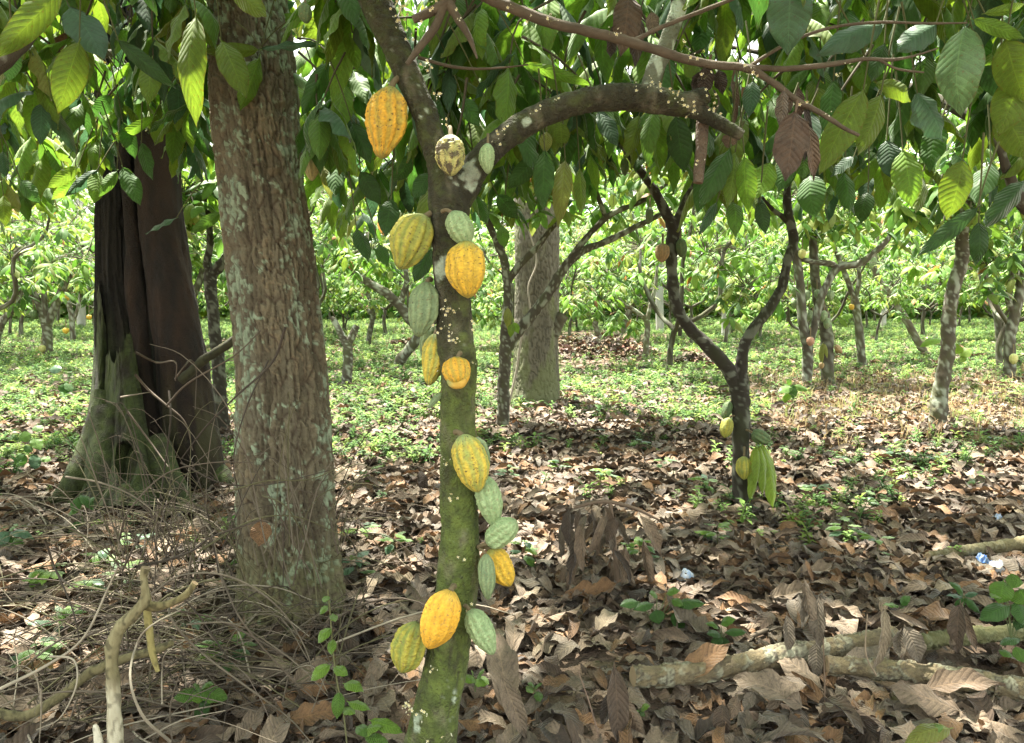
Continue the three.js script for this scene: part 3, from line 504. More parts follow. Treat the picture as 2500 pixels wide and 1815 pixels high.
// ---------------------------------------------------------------- hollow, half-rotten tree
const hollow = (() => {
  const base = ground(370, 1200).setY(0), d = depthOf(ground(370, 1195));
  const t = thing('hollow_tree', 'dark hollow half-rotten tree with mossy buttress roots and broken shell', 'hollow tree', base);
  const pp = (l, dd = d) => pxPath(l, dd);
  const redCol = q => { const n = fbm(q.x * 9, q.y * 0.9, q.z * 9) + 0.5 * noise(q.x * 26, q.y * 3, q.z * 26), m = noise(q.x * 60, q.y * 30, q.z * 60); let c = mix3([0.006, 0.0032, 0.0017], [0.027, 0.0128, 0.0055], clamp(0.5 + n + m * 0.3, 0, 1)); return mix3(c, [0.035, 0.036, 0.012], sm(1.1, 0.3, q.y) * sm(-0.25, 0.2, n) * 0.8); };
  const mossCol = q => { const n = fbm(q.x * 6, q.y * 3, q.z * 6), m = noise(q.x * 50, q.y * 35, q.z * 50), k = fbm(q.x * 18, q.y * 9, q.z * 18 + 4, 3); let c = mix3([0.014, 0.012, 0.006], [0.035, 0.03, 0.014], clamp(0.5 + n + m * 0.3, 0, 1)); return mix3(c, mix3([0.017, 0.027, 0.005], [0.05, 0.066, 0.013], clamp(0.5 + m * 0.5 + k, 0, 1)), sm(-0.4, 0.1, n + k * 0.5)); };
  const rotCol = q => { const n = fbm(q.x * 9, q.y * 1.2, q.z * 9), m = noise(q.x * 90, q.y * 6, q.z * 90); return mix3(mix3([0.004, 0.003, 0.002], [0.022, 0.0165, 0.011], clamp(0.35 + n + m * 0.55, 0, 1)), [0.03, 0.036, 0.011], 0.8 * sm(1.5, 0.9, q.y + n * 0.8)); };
  const soft = k => (q, th, v, r) => r * k * (fbm(q.x * 4, q.y * 1.6, q.z * 4) + 0.3 * noise(q.x * 14, q.y * 5, q.z * 14)) + 0.02 * noise(q.x * 9, q.y * 0.8, q.z * 9 + 3) + 0.008 * noise(q.x * 30, q.y * 3, q.z * 30) + 0.005 * noise(q.x * 50, q.y * 22, q.z * 50);
  const fibre = (q, th, v, r) => r * 0.22 * noise(th * 3.5, v * 0.7, 4) + 0.022 * noise(th * 9 + 2, v * 1.4, 7) + 0.012 * noise(th * 22, v * 3, 2) - 0.02 * sm(0.1, 0.5, noise(th * 4, v * 5, 11));
  const bs = { radial: 60, seg: 150 };
  // standing reddish stem, with its right flank running into a root
  part('trunk', tube(pp([[545, 1290, 60, d - 0.2], [500, 1180, 110], [470, 1080, 128], [455, 980, 122], [445, 880, 116], [430, 780, 108], [412, 660, 104], [395, 520, 104], [386, 380, 102], [378, 250, 100], [370, 60, 100], [360, -300, 95], [350, -700, 90]]), { ...bs, disp: soft(0.16), col: redCol }), MBARK, t);
  part('shade_painted_inner_trunk', tube(pp([[470, 1210, 120, d + 0.15], [430, 1050, 150, d + 0.2], [395, 900, 150, d + 0.2], [365, 760, 150, d + 0.2], [345, 600, 140, d + 0.2], [325, 400, 130, d + 0.18], [318, 200, 120, d + 0.18], [310, -100, 110, d + 0.18]]), { ...bs, disp: fibre, col: q => mix3(rotCol(q), [0.006, 0.005, 0.004], 0.75) }), MBARK, t);  // rotten wood blackened further: shade of the cleft painted into its colour
  part('rotten_wood', tube(pp([[300, 1020, 100, d + 0.1], [290, 880, 92, d + 0.05], [280, 780, 84], [272, 680, 70], [270, 560, 62], [268, 440, 60], [266, 330, 56], [262, 200, 48], [262, 60, 46], [258, -150, 38]], d), { radial: 70, seg: 170, disp: fibre, col: rotCol }), MBARK, t);
  part('stem', tube(pp([[395, 1180, 50, d - 0.1], [372, 1060, 46, d - 0.07], [352, 940, 42, d - 0.06], [340, 800, 40, d - 0.06], [331, 720, 42, d - 0.06], [326, 600, 32, d - 0.06], [316, 500, 30, d - 0.06], [306, 400, 28, d - 0.05], [300, 300, 26, d - 0.05], [290, 150, 24, d - 0.03], [288, -100, 24, d]]), { radial: 24, seg: 100, disp: soft(0.22), col: redCol }), MBARK, t);
  // mossy broken shell: a curved wall with a ragged top and a hole near the ground
  const shell = (x0, x1, y0fn, d0, bulge, name, col, hole) => {
    const nu = 60, nv = 90, pos = [], c = [], uv = [], idx = [];
    for (const side of [0, 1]) for (let j = 0; j <= nv; j++) for (let i = 0; i <= nu; i++) {
      const u = i / nu, vv = j / nv, top = y0fn(u), bot = 1235, y = lerp(bot, top, vv), k = (1235 - y) / (1235 - 820);
      const fl = Math.pow(1 - clamp(k, 0, 1), 2.2);
      const x = lerp(lerp(x0[1], x0[0], fl), lerp(x1[1], x1[0], fl), u) ;
      let dep = d0 - bulge * Math.sin(Math.PI * u) * (1 + fl * 0.9) - 0.25 * fl + side * 0.07;
      const p0 = at(x, y, dep), rr = fbm(p0.x * 7, p0.y * 2.2, 3.3) * 0.07 * (1 + fl) + 0.05 * fl * noise(u * 9, 1, 2) + 0.012 * noise(p0.x * 40, p0.y * 14, 1) + 0.018 * noise(p0.x * 16, p0.y * 3, 6) + 0.004 * noise(p0.x * 110, p0.y * 60, 3);
      dep += rr;
      if (hole) { const hx = (x - hole[0]) / hole[2], hy = (y - hole[1]) / hole[3], e = hx * hx + hy * hy + 0.35 * noise(x * 0.06, y * 0.03, 1); if (e < 1) dep += 0.2 * sm(1, 0.55, e); }
      const p = at(x, y, dep); pos.push(p.x, p.y, p.z); uv.push(p.x, p.y); c.push(...(side ? rotCol(p) : col(p)));
    }
    const W = nu + 1, off = W * (nv + 1);
    for (let j = 0; j < nv; j++) for (let i = 0; i < nu; i++) { const a = j * W + i; idx.push(a, a + 1, a + W, a + 1, a + W + 1, a + W); const b = a + off; idx.push(b, b + W, b + 1, b + 1, b + W, b + W + 1); }
    const edge = (a, b) => idx.push(a, b, a + off, b, b + off, a + off);
    for (let i = 0; i < nu; i++) edge(nv * W + i + 1, nv * W + i);
    for (let j = 0; j < nv; j++) { edge(j * W, (j + 1) * W); edge((j + 1) * W + nu, j * W + nu); }
    const g = new THREE.BufferGeometry(); g.setAttribute('position', new THREE.Float32BufferAttribute(pos, 3)); g.setAttribute('uv', new THREE.Float32BufferAttribute(uv, 2)); g.setAttribute('color', new THREE.Float32BufferAttribute(c, 3)); g.setIndex(idx); g.computeVertexNormals();
    const m = part(name, g, SHELL, t); return m;
  };
  const SHELL = MBARK.clone(); SHELL.side = THREE.DoubleSide;
  const ragged = (u, hs) => { const s = u * (hs.length - 1), k = Math.min(hs.length - 2, Math.floor(s)); return lerp(hs[k], hs[k + 1], s - k) + 22 * noise(u * 14, 2, 5) + 16 * noise(u * 33, 1, 1); };
  shell([205, 258], [415, 340], u => ragged(u, [870, 862, 885, 878, 850, 860, 815, 812, 830, 880, 960]), d - 0.2, 0.2, 'broken_shell', mossCol, [308, 1130, 30, 55]);
  shell([140, 228], [285, 268], u => ragged(u, [720, 690, 740, 800, 870]), d - 0.02, 0.16, 'broken_shell', mossCol);
  // buttress roots
  const root = (l, col = mossCol) => part('root', tube(pxPath(l, d), { radial: 26, seg: 60, disp: soft(0.3), col }), MBARK, t);
  root([[262, 960, 70, d - 0.15], [240, 1080, 90, d - 0.25], [200, 1160, 80, d - 0.35], [160, 1200, 50, d - 0.4], [120, 1225, 20, d - 0.45]]);
  root([[270, 1000, 80, d - 0.3], [262, 1120, 90, d - 0.42], [255, 1220, 70, d - 0.55], [235, 1270, 30, d - 0.65]]);
  root([[380, 1080, 70, d - 0.3], [420, 1190, 70, d - 0.45], [470, 1265, 54, d - 0.6], [520, 1310, 26, d - 0.75]]);
  root([[480, 1050, 60, d + 0.1], [520, 1150, 54, d], [565, 1190, 40, d - 0.1], [600, 1215, 20, d - 0.15]]);
  root([[330, 1120, 60, d - 0.35], [350, 1210, 60, d - 0.5], [355, 1270, 36, d - 0.65]]);
  root([[478, 900, 30, d + 0.05], [492, 1000, 40, d + 0.02], [510, 1100, 46, d], [525, 1180, 40, d - 0.05]], redCol);
  return t;
})();

// ---------------------------------------------------------------- cacao trees seen further back, each along its own lines
function cacaoBark(dark, spots, seed) {
  return q => {
    const n = fbm(q.x * 7 + seed, q.y * 4, q.z * 7, 3), m = noise(q.x * 45, q.y * 25, q.z * 45 + seed);
    let c = mix3([0.06, 0.05, 0.03], [0.13, 0.11, 0.072], clamp(0.5 + n + m * 0.3, 0, 1));
    c = mix3(c, [0.09, 0.105, 0.035], 0.7 * sm(-0.05, 0.3, n + m * 0.2));
    c = c.map(x => x * dark);
    const s = noise(q.x * 14 + seed, q.y * 11, q.z * 14), s2 = noise(q.x * 38 + 2, q.y * 30, q.z * 38 + seed);
    return mix3(c, [0.3, 0.33, 0.25], spots * clamp(sm(0.22, 0.34, s) + sm(0.3, 0.42, s2) * 0.9, 0, 1));
  };
}
const knob = k => (q, th, v, r) => r * (k * fbm(q.x * 9, q.y * 6, q.z * 9, 3) + k * 0.6 * noise(q.x * 26, q.y * 20, q.z * 26));
// lines: pixel polylines [x, y, w]; the first is the trunk, which stands at its first point
function midTree(label, lines, { dark = 1, spots = 0.8, seed = 1, d, crown, group, cap = true, reach } = {}) {
  const [fx, fy] = lines[0][0], g = ground(fx, fy), dd = d ?? depthOf(g);
  const t = thing('cacao_tree', label, 'cacao tree', g.clone(), group);
  const col = cacaoBark(dark * 0.78, spots * 0.85, seed);
  lines.forEach((l, i) => {
    const ll = l.map((p, k) => [p[0], p[1], p[2], (p[3] ?? 0) + dd]);
    if (!i) ll.unshift([l[0][0], l[0][1] + 25 * 5 / dd, l[0][2] * 1.25, dd]);
    part(i ? 'limb' : 'trunk', tube(pxPath(ll, dd), { radial: dd < 9 ? 22 : 12, seg: (ll.length - 1) * (dd < 9 ? 16 : 8), disp: knob(0.3), col, cap: cap && i > 0, capCol: [0.2, 0.17, 0.12] }), BARKF, t);
  });
  if (crown) crownFor(t, crown.map(([x, y, w, dz]) => [at(x, y, dd + (dz || 0)), w * dd / FPX]), rng(seed * 13 + 1), reach);
  return t;
}
const FARCOL = [[0.16, 0.33, 0.035], [0.21, 0.39, 0.045], [0.12, 0.28, 0.03], [0.26, 0.4, 0.05], [0.085, 0.2, 0.035], [0.18, 0.36, 0.06], [0.31, 0.39, 0.08]];
const ORANGE = [0.4, 0.2, 0.06];
function crownFor(t, blobs, R, { n = 16, leaves = 6, L = 0.25 } = {}) {
  const ms = [[], []], cs = [[], []], tw = [];
  for (const [c, rad] of blobs) for (let k = 0; k < n; k++) {
    const a = R() * 6.283, e = R() * 2 - 1, rr = rad * (0.35 + 0.65 * Math.cbrt(R()));
    const p = c.clone().add(V(Math.cos(a) * Math.sqrt(1 - e * e) * rr, e * rr * 0.75, Math.sin(a) * Math.sqrt(1 - e * e) * rr));
    if (p.y < 0.9) continue;
    const tone = Math.floor(R() * FARCOL.length);
    tw.push(tube([[c.clone().lerp(p, 0.1), 0.008], [c.clone().lerp(p, 0.6).add(V(0, 0.08, 0)), 0.005], [p, 0.003]], { radial: 3, seg: 3, col: () => [0.07, 0.06, 0.035] }));
    for (let i = 0; i < leaves; i++) {
      const b = (i + R()) / leaves * 6.283, l = L * (0.7 + 0.6 * R()), radl = V(Math.cos(b), 0, Math.sin(b));
      const D = radl.clone().multiplyScalar(0.35 + 0.8 * R()).add(V(0, -0.2 - 1.0 * R(), 0)), N = V(0, 1, 0).addScaledVector(radl, 0.5 + R()).add(V(R() - 0.5, 0, R() - 0.5));
      const g = R() < 0.5 ? 0 : 1;
      ms[g].push(leafMatrix(p.clone().addScaledVector(radl, 0.03).add(V(0, -R() * 0.1, 0)), D, N, l, l * 0.38));
      const cc = R() < 0.015 ? ORANGE : FARCOL[R() < 0.6 ? tone : Math.floor(R() * FARCOL.length)], kk = 0.75 + 0.5 * R(); cs[g].push(cc.map(x => x * kk));
    }
  }
  const inv = new THREE.Matrix4().makeTranslation(-t.position.x, -t.position.y, -t.position.z);
  for (const g of [0, 1]) {
    if (!ms[g].length) continue;
    const im = new THREE.InstancedMesh(LGfar[g], LEAF.far, ms[g].length); im.name = 'foliage'; stuff(im);
    ms[g].forEach((m, i) => { im.setMatrixAt(i, inv.clone().multiply(m)); im.setColorAt(i, rgb(cs[g][i])); });
    t.add(im);
  }
  if (tw.length) stuff(part('twigs', mergeGeometries(tw), TWIG, t));
}
const yTree = midTree('dark Y-shaped cacao tree right of centre with a fresh leaf shoot at its foot', [
  [[1816, 1250, 46], [1812, 1207, 43], [1810, 1044, 42], [1808, 960, 44], [1806, 925, 44]],
  [[1806, 960, 40], [1782, 907, 34], [1727, 844, 32], [1682, 800, 31], [1658, 763, 29], [1644, 705, 28], [1639, 617, 29], [1643, 562, 30], [1622, 510, 25], [1600, 468, 22], [1565, 420, 20], [1535, 375, 19], [1500, 330, 15], [1470, 280, 12]],
  [[1808, 950, 36], [1812, 880, 29], [1818, 845, 27], [1836, 808, 25], [1875, 759, 25], [1908, 704, 24], [1923, 637, 23], [1938, 584, 22], [1930, 545, 21], [1922, 500, 20], [1924, 440, 18], [1930, 380, 14], [1940, 300, 10]],
  [[1643, 562, 24], [1660, 520, 18], [1678, 480, 16], [1700, 440, 12], [1720, 380, 9]], [[1925, 545, 14], [1905, 525, 12], [1885, 510, 10], [1860, 480, 7]]],
  { dark: 0.38, spots: 0.35, seed: 3, reach: { n: 30, L: 0.26 } });
const TREES = [
  ['slim dark-stemmed cacao tree standing in front of the grey trunk', [[[1227, 1065, 33], [1229, 1000, 31], [1230, 933, 30], [1234, 860, 30], [1236, 800, 27], [1240, 730, 22], [1234, 655, 21], [1222, 611, 20], [1205, 575, 17], [1185, 530, 14], [1150, 500, 10]], [[1240, 850, 26], [1267, 807, 26], [1308, 759, 25], [1348, 703, 25], [1385, 644, 22], [1430, 610, 18], [1480, 590, 16], [1560, 550, 14], [1620, 520, 12], [1700, 470, 8]], [[1237, 690, 20], [1262, 655, 18], [1308, 607, 15], [1345, 560, 12], [1380, 520, 9]], [[1370, 665, 17], [1420, 595, 15], [1490, 525, 14], [1570, 490, 12], [1640, 440, 8]], [[1480, 535, 12], [1460, 480, 11], [1440, 430, 10], [1500, 395, 9]]], { dark: 0.75, spots: 0.7, seed: 5, crown: [[1180, 430, 120], [1500, 420, 160], [1650, 400, 120], [1350, 430, 110]] }],
  ['leaning cacao tree whose pale limb reaches left behind the pods', [[[970, 905, 28], [978, 880, 27], [1000, 850, 26], [1023, 822, 26], [1035, 800, 25]], [[1035, 810, 26], [1005, 785, 25], [975, 745, 24], [945, 718, 22], [900, 690, 20], [872, 672, 17], [850, 645, 13]], [[975, 748, 17], [985, 720, 16], [993, 690, 14], [990, 655, 12], [997, 600, 9]], [[1030, 810, 22], [1070, 760, 18], [1110, 700, 16], [1150, 640, 12]]], { dark: 0.9, spots: 0.9, seed: 7, crown: [[900, 560, 110], [1010, 540, 90], [820, 600, 80]] }],
  ['black-stemmed cacao tree between the hollow tree and the shade tree', [[[543, 1075, 40], [541, 1040, 36], [536, 960, 32], [532, 880, 30], [522, 790, 28], [515, 710, 29], [513, 665, 32]], [[513, 675, 28], [535, 650, 24], [556, 625, 22], [580, 590, 16]], [[513, 675, 24], [506, 640, 20], [512, 600, 16], [505, 480, 12]]], { dark: 0.35, spots: 0.35, seed: 9, crown: [[520, 480, 130], [450, 470, 100]] }],
  ['forked cacao tree in the sun at far left with a yellow pod at its foot', [[[116, 872, 23], [116, 840, 22], [114, 800, 22], [110, 780, 21]], [[110, 790, 19], [95, 745, 18], [70, 700, 17], [45, 665, 15], [30, 620, 12]], [[116, 790, 19], [135, 745, 18], [152, 705, 18], [170, 665, 17], [184, 635, 12]], [[112, 780, 15], [106, 700, 12], [110, 640, 11], [125, 600, 8]]], { dark: 1.05, spots: 0.9, seed: 11, crown: [[40, 600, 110], [180, 590, 100], [110, 570, 110]] }],
  ['cacao tree at the left edge with one limb curving up', [[[-14, 880, 20], [-8, 820, 19], [5, 785, 18], [25, 760, 17], [44, 725, 15], [50, 690, 14], [42, 640, 12], [35, 590, 9]]], { dark: 1.05, spots: 0.8, seed: 12, crown: [[20, 560, 110], [-40, 600, 110]] }],
  ['cacao tree with mossy fork seen between the hollow tree and the black stem', [[[478, 905, 26], [474, 850, 25], [470, 790, 24], [472, 745, 22], [468, 720, 22]], [[468, 730, 18], [485, 690, 16], [500, 645, 14], [515, 600, 10]], [[468, 725, 15], [455, 700, 12], [440, 680, 9]]], { dark: 0.7, spots: 0.5, seed: 14, crown: [[480, 570, 100], [420, 600, 80]] }],
  ['stumpy cut-back cacao tree with white lichen discs right of the shade tree', [[[846, 955, 26], [847, 920, 24], [849, 880, 24], [848, 845, 24], [846, 830, 22]], [[846, 845, 19], [832, 815, 16], [815, 783, 14], [808, 775, 10]], [[849, 845, 18], [862, 815, 17], [870, 795, 16]]], { dark: 0.85, spots: 1, seed: 16 }],
  ['thin bent cacao sapling behind the stumpy one', [[[898, 850, 14], [902, 815, 13], [910, 778, 13], [912, 765, 12]], [[912, 772, 11], [895, 755, 10], [875, 742, 8]], [[912, 770, 12], [905, 740, 10], [890, 700, 9], [885, 670, 7]]], { dark: 0.8, spots: 0.6, seed: 17, crown: [[880, 650, 60], [930, 640, 60]] }],
  ['cacao tree right of the Y-shaped tree with a pink pod on its side', [[[1971, 952, 26], [1971, 910, 24], [1971, 859, 23], [1960, 785, 22], [1952, 674, 21], [1941, 611, 19], [1936, 560, 15], [1925, 480, 10]], [[1968, 860, 20], [1986, 807, 20], [1997, 755, 19], [2015, 704, 19], [2045, 655, 19], [2097, 644, 18], [2141, 611, 15], [2170, 580, 13], [2180, 530, 9]], [[2045, 655, 16], [2030, 645, 15], [1985, 640, 13], [1955, 632, 10]]], { dark: 0.8, spots: 0.8, seed: 19, crown: [[1930, 480, 120], [2160, 500, 120], [2050, 500, 110]] }],
  ['cacao tree loaded with green pods beside the one with the pink pod', [[[2021, 945, 34], [2020, 900, 31], [2019, 822, 30], [2012, 778, 30], [2000, 740, 26], [1993, 700, 23], [1988, 640, 22], [1985, 560, 20], [1990, 480, 14]]], { dark: 0.8, spots: 0.5, seed: 20, crown: [[2000, 470, 130]] }],
  ['slim forked cacao tree with pale blotches beyond the green-podded one', [[[2105, 902, 22], [2103, 860, 20], [2093, 767, 19], [2087, 730, 18]], [[2087, 735, 15], [2072, 690, 13], [2058, 655, 12], [2040, 610, 10], [2030, 550, 8]], [[2088, 730, 14], [2097, 692, 11], [2096, 640, 10], [2085, 570, 8]]], { dark: 1.05, spots: 1, seed: 22, crown: [[2080, 550, 120], [2020, 540, 90]] }],
  ['cacao tree with a pale limb sloping steeply from the dry grass', [[[2262, 872, 20], [2245, 840, 18], [2208, 774, 17], [2175, 720, 16], [2152, 692, 15], [2134, 648, 14], [2138, 600, 11], [2150, 550, 8]]], { dark: 1.5, spots: 0.8, seed: 23, crown: [[2180, 560, 110], [2110, 540, 90]] }],
  ['lichen-crusted cacao tree with a scarred base at right', [[[2284, 1070, 46], [2290, 1020, 40], [2297, 952, 36], [2314, 859, 32], [2317, 785, 32], [2327, 711, 31], [2349, 637, 31], [2350, 584, 29], [2356, 520, 27], [2370, 440, 22], [2400, 330, 16]]], { dark: 0.95, spots: 0.9, seed: 25, crown: [[2370, 430, 150], [2290, 460, 110]] }],
  ['slender leaning cacao stem near the right edge', [[[2445, 855, 18], [2441, 830, 17], [2434, 767, 16], [2412, 693, 15], [2400, 640, 13], [2395, 560, 9]]], { dark: 0.75, spots: 0.5, seed: 26, crown: [[2400, 560, 110]] }],
  ['cacao tree with a yellow pod at the right edge', [[[2464, 938, 28], [2466, 900, 26], [2467, 822, 25], [2478, 767, 24], [2493, 704, 23], [2500, 640, 20], [2510, 560, 14]], [[2478, 767, 16], [2462, 730, 14], [2468, 690, 12], [2480, 620, 8]]], { dark: 0.85, spots: 0.9, seed: 28, crown: [[2490, 560, 120], [2420, 540, 90]] }],
  ['pale forked cacao tree in the sun behind the Y-shaped tree', [[[1575, 880, 16], [1578, 840, 15], [1580, 790, 14], [1572, 770, 13]], [[1572, 775, 11], [1545, 755, 10], [1520, 740, 8], [1508, 718, 6]], [[1578, 790, 12], [1590, 740, 10], [1600, 700, 9], [1605, 650, 7]]], { dark: 1.3, spots: 0.9, seed: 30, crown: [[1570, 610, 100], [1640, 620, 80]] }],
  ['crooked cacao tree over the heap of dry leaves', [[[1520, 845, 14], [1522, 810, 13], [1532, 770, 13], [1555, 725, 12], [1575, 690, 11], [1590, 640, 8]], [[1555, 725, 9], [1580, 712, 8], [1605, 700, 6]]], { dark: 1.1, spots: 0.6, seed: 31, crown: [[1560, 580, 110], [1480, 600, 80]] }],
  ['leaning mottled cacao stem beyond the grey trunk', [[[1468, 842, 14], [1455, 800, 13], [1435, 750, 12], [1420, 700, 12], [1405, 650, 9]]], { dark: 1.4, spots: 1, seed: 33, crown: [[1420, 600, 110]] }],
  ['small cacao tree in the sunny weeds left of the hollow tree', [[[178, 842, 14], [176, 800, 13], [172, 760, 12], [165, 735, 11], [160, 700, 9]], [[176, 790, 9], [190, 750, 8], [196, 710, 6]]], { dark: 1.1, spots: 0.9, seed: 34, crown: [[175, 630, 90], [230, 640, 80]] }],
];
const midTrees = TREES.map(([l, lines, o]) => midTree(l, lines, { ...o, reach: { n: 22, L: 0.25 } }));

// straight grey trunk in the middle
{
  const g = ground(1300, 992), d = depthOf(g), t = thing('shade_tree', 'straight grey-barked shade tree behind the slim dark cacao stem', 'shade tree', g.clone());
  part('trunk', tube(pxPath([[1300, 1010, 150], [1303, 985, 124], [1307, 940, 112], [1308, 860, 104], [1310, 780, 102], [1311, 700, 103], [1310, 600, 106], [1310, 480, 104], [1308, 300, 100], [1305, 0, 96], [1300, -500, 90]], d), {
    radial: 140, seg: 420,
    disp: (q, th, v) => { const a = cells(th * 9 + 0.3 * noise(th * 9, v * 9, 1), v * 7 + 0.4 * noise(th * 9, v * 9, 2), 3); return 0.01 * sm(0.0, 0.25, a[1]) + 0.008 * a[2] + 0.02 * noise(q.x * 3, q.y, q.z * 3); },
    col: (q, th, v) => { const a = cells(th * 9 + 0.3 * noise(th * 9, v * 9, 1), v * 7 + 0.4 * noise(th * 9, v * 9, 2), 3), n = fbm(q.x * 5, q.y * 2, q.z * 5); let c = mix3([0.06, 0.053, 0.037], [0.155, 0.14, 0.1], clamp(sm(0, 0.3, a[1]) * 0.55 + a[2] * 0.25 + n * 0.6, 0, 1)); return mix3(c, [0.12, 0.14, 0.05], 0.6 * sm(0, 0.3, n + 0.35 * sm(1, 0, q.y))); },
  }), BARK, t);
  part('stub', tube(pxPath([[1350, 815, 34], [1362, 790, 34], [1374, 768, 32]], d - 0.1), { radial: 14, seg: 10, disp: knob(0.3), col: cacaoBark(0.8, 0.3, 4), cap: true, capCol: [0.12, 0.1, 0.07] }), BARKF, t);
  const v1 = part('vine', tube(pxPath([[1240, 1000, 6], [1262, 900, 5], [1275, 820, 6], [1295, 780, 5], [1290, 700, 4], [1310, 640, 4], [1290, 560, 4]], d - 0.55), { radial: 6, seg: 50, col: () => [0.25, 0.22, 0.17] }), TWIG, t);
}
// pale straight trunks in the distance
for (const [label, l, w] of [['pale whitish straight trunk far behind the right limb of the Y-shaped tree', [[1771, 824], [1773, 700], [1775, 560], [1778, 350]], 19], ['short pale trunk far off behind the sloping pale limb', [[2156, 800], [2158, 740], [2160, 650], [2163, 480]], 14], ['dim grey trunk in the distance left of the Y-shaped tree', [[1612, 812], [1610, 720], [1614, 600], [1620, 400]], 20], ['grey trunk far off between the hollow tree and the left edge', [[198, 800], [197, 720], [192, 640], [190, 450]], 20]]) {
  const g = ground(...l[0]), d = depthOf(g), t = thing('forest_tree', label, 'tree', g.clone());
  part('trunk', tube(pxPath([[l[0][0], l[0][1] + 6, w * 1.3], ...l.map(p => [...p, w])], d), { radial: 12, seg: 30, disp: knob(0.1), col: q => mix3([0.28, 0.28, 0.26], [0.5, 0.5, 0.47], 0.5 + fbm(q.x * 6, q.y * 2, q.z * 6)) }), BARKF, t);
  crownFor(t, [[g.clone().add(V(0, 6.5, 0)), 2.2]], rng(l[0][0]), { n: 40, L: 0.3 });
}

// far rows: five stems made once, copied along the rows
{
  const R = rng(91), protos = [];
  for (let k = 0; k < 5; k++) {
    const t = thing('cacao_tree', 'slim lichen-spotted cacao tree in the bright distant rows', 'cacao tree', V(0, 0, 0), 'cacao trees in the distant rows');
    const h = 0.7 + R() * 0.6, col = cacaoBark(0.55, 0.4, 40 + k), lean = (R() - 0.5) * 0.7, top = V(lean, h, (R() - 0.5) * 0.2), blobs = [];
    part('trunk', tube([[V(0, -0.1, 0), 0.06], [V(lean * 0.15 + (R() - 0.5) * 0.14, h * 0.5, (R() - 0.5) * 0.1), 0.046], [top, 0.046]], { radial: 9, seg: 10, disp: knob(0.25), col }), BARKF, t);
    const nl = 2 + Math.floor(R() * 2), a0 = R() * 6.28;
    for (let i = 0; i < nl; i++) {
      const a = a0 + i / nl * 6.28 + R() * 0.6, o = 0.7 + R() * 0.8, e = top.clone().add(V(Math.cos(a) * o, 1.1 + R() * 0.8, Math.sin(a) * o));
      part('limb', tube([[top.clone().add(V(0, -0.05, 0)), 0.036], [top.clone().lerp(e, 0.3).add(V(Math.cos(a) * 0.22 + (R() - 0.5) * 0.2, -0.14, Math.sin(a) * 0.22)), 0.036], [top.clone().lerp(e, 0.65).add(V((R() - 0.5) * 0.3, 0.05, (R() - 0.5) * 0.3)), 0.03], [e, 0.022], [e.clone().add(V(Math.cos(a) * 0.2, 0.6, Math.sin(a) * 0.2)), 0.014]], { radial: 8, seg: 14, disp: knob(0.3), col }), BARKF, t);
      blobs.push([e.clone().add(V(0, 0.1, 0)), 0.95], [e.clone().add(V(Math.cos(a) * 0.8, -0.35, Math.sin(a) * 0.8)), 0.8], [e.clone().add(V(Math.cos(a + 0.8) * 0.5, 0.9, Math.sin(a + 0.8) * 0.5)), 0.8]);
      if (R() < 0.6) blobs.push([e.clone().add(V(Math.cos(a - 0.7) * 0.9, -0.8, Math.sin(a - 0.7) * 0.9)), 0.55]);
    }
    crownFor(t, blobs, R, { n: 17, leaves: 6, L: 0.21 });
    protos.push(t);
  }
  let k = 0;
  const used = midTrees.map(t => t.position);
  for (let z = -13.5; z > -42; z -= 3.0) for (let x = -30; x <= 30; x += 3.0) {
    const px = x + (R() - 0.5) * 2.9, pz = z + (R() - 0.5) * 2.9;
    if (Math.abs(px) > -pz * 0.72 + 2.5) continue;
    if (used.some(p => Math.hypot(p.x - px, p.z - pz) < 1.6)) continue;
    if (R() < 0.14) continue;
    const i = k % 5, src = protos[i], t = k < 5 ? src : src.clone(); k++;
    if (t !== src) { t.name = numbered('cacao_tree'); scene.add(t); t.userData = { ...src.userData }; }
    t.position.set(px, gh(px, pz), pz); t.rotation.y = R() * 6.28; t.scale.setScalar(0.75 + R() * 0.6);
  }
  // the wood beyond the last rows
  const n = 42000, im = new THREE.InstancedMesh(LGfar[0], LEAF.far, n); im.name = numbered('distant_wood');
  for (let i = 0; i < n; i++) {
    const x = (R() - 0.5) * 110, z = -43 - R() * 12, y = (i % 3 ? Math.pow(R(), 0.8) * 14 * (0.75 + 0.35 * noise(x * 0.15, 2, z * 0.1)) : R() * 2.6);
    const b = R() * 6.28, rad = V(Math.cos(b), 0, Math.sin(b)), L = 0.5 + R() * 0.5;
    im.setMatrixAt(i, leafMatrix(V(x, y, z), rad.clone().multiplyScalar(0.7).add(V(0, -R(), 0)), V(0, 1, 0).addScaledVector(rad, 0.8), L, L * 0.5));
    const c = FARCOL[Math.floor(R() * FARCOL.length)]; im.setColorAt(i, rgb(c.map(q => q * (0.8 + 0.5 * R()))));
  }
  im.userData = { kind: 'stuff', label: 'dense pale green wood closing the view behind the rows', category: 'wood' }; scene.add(im);
}

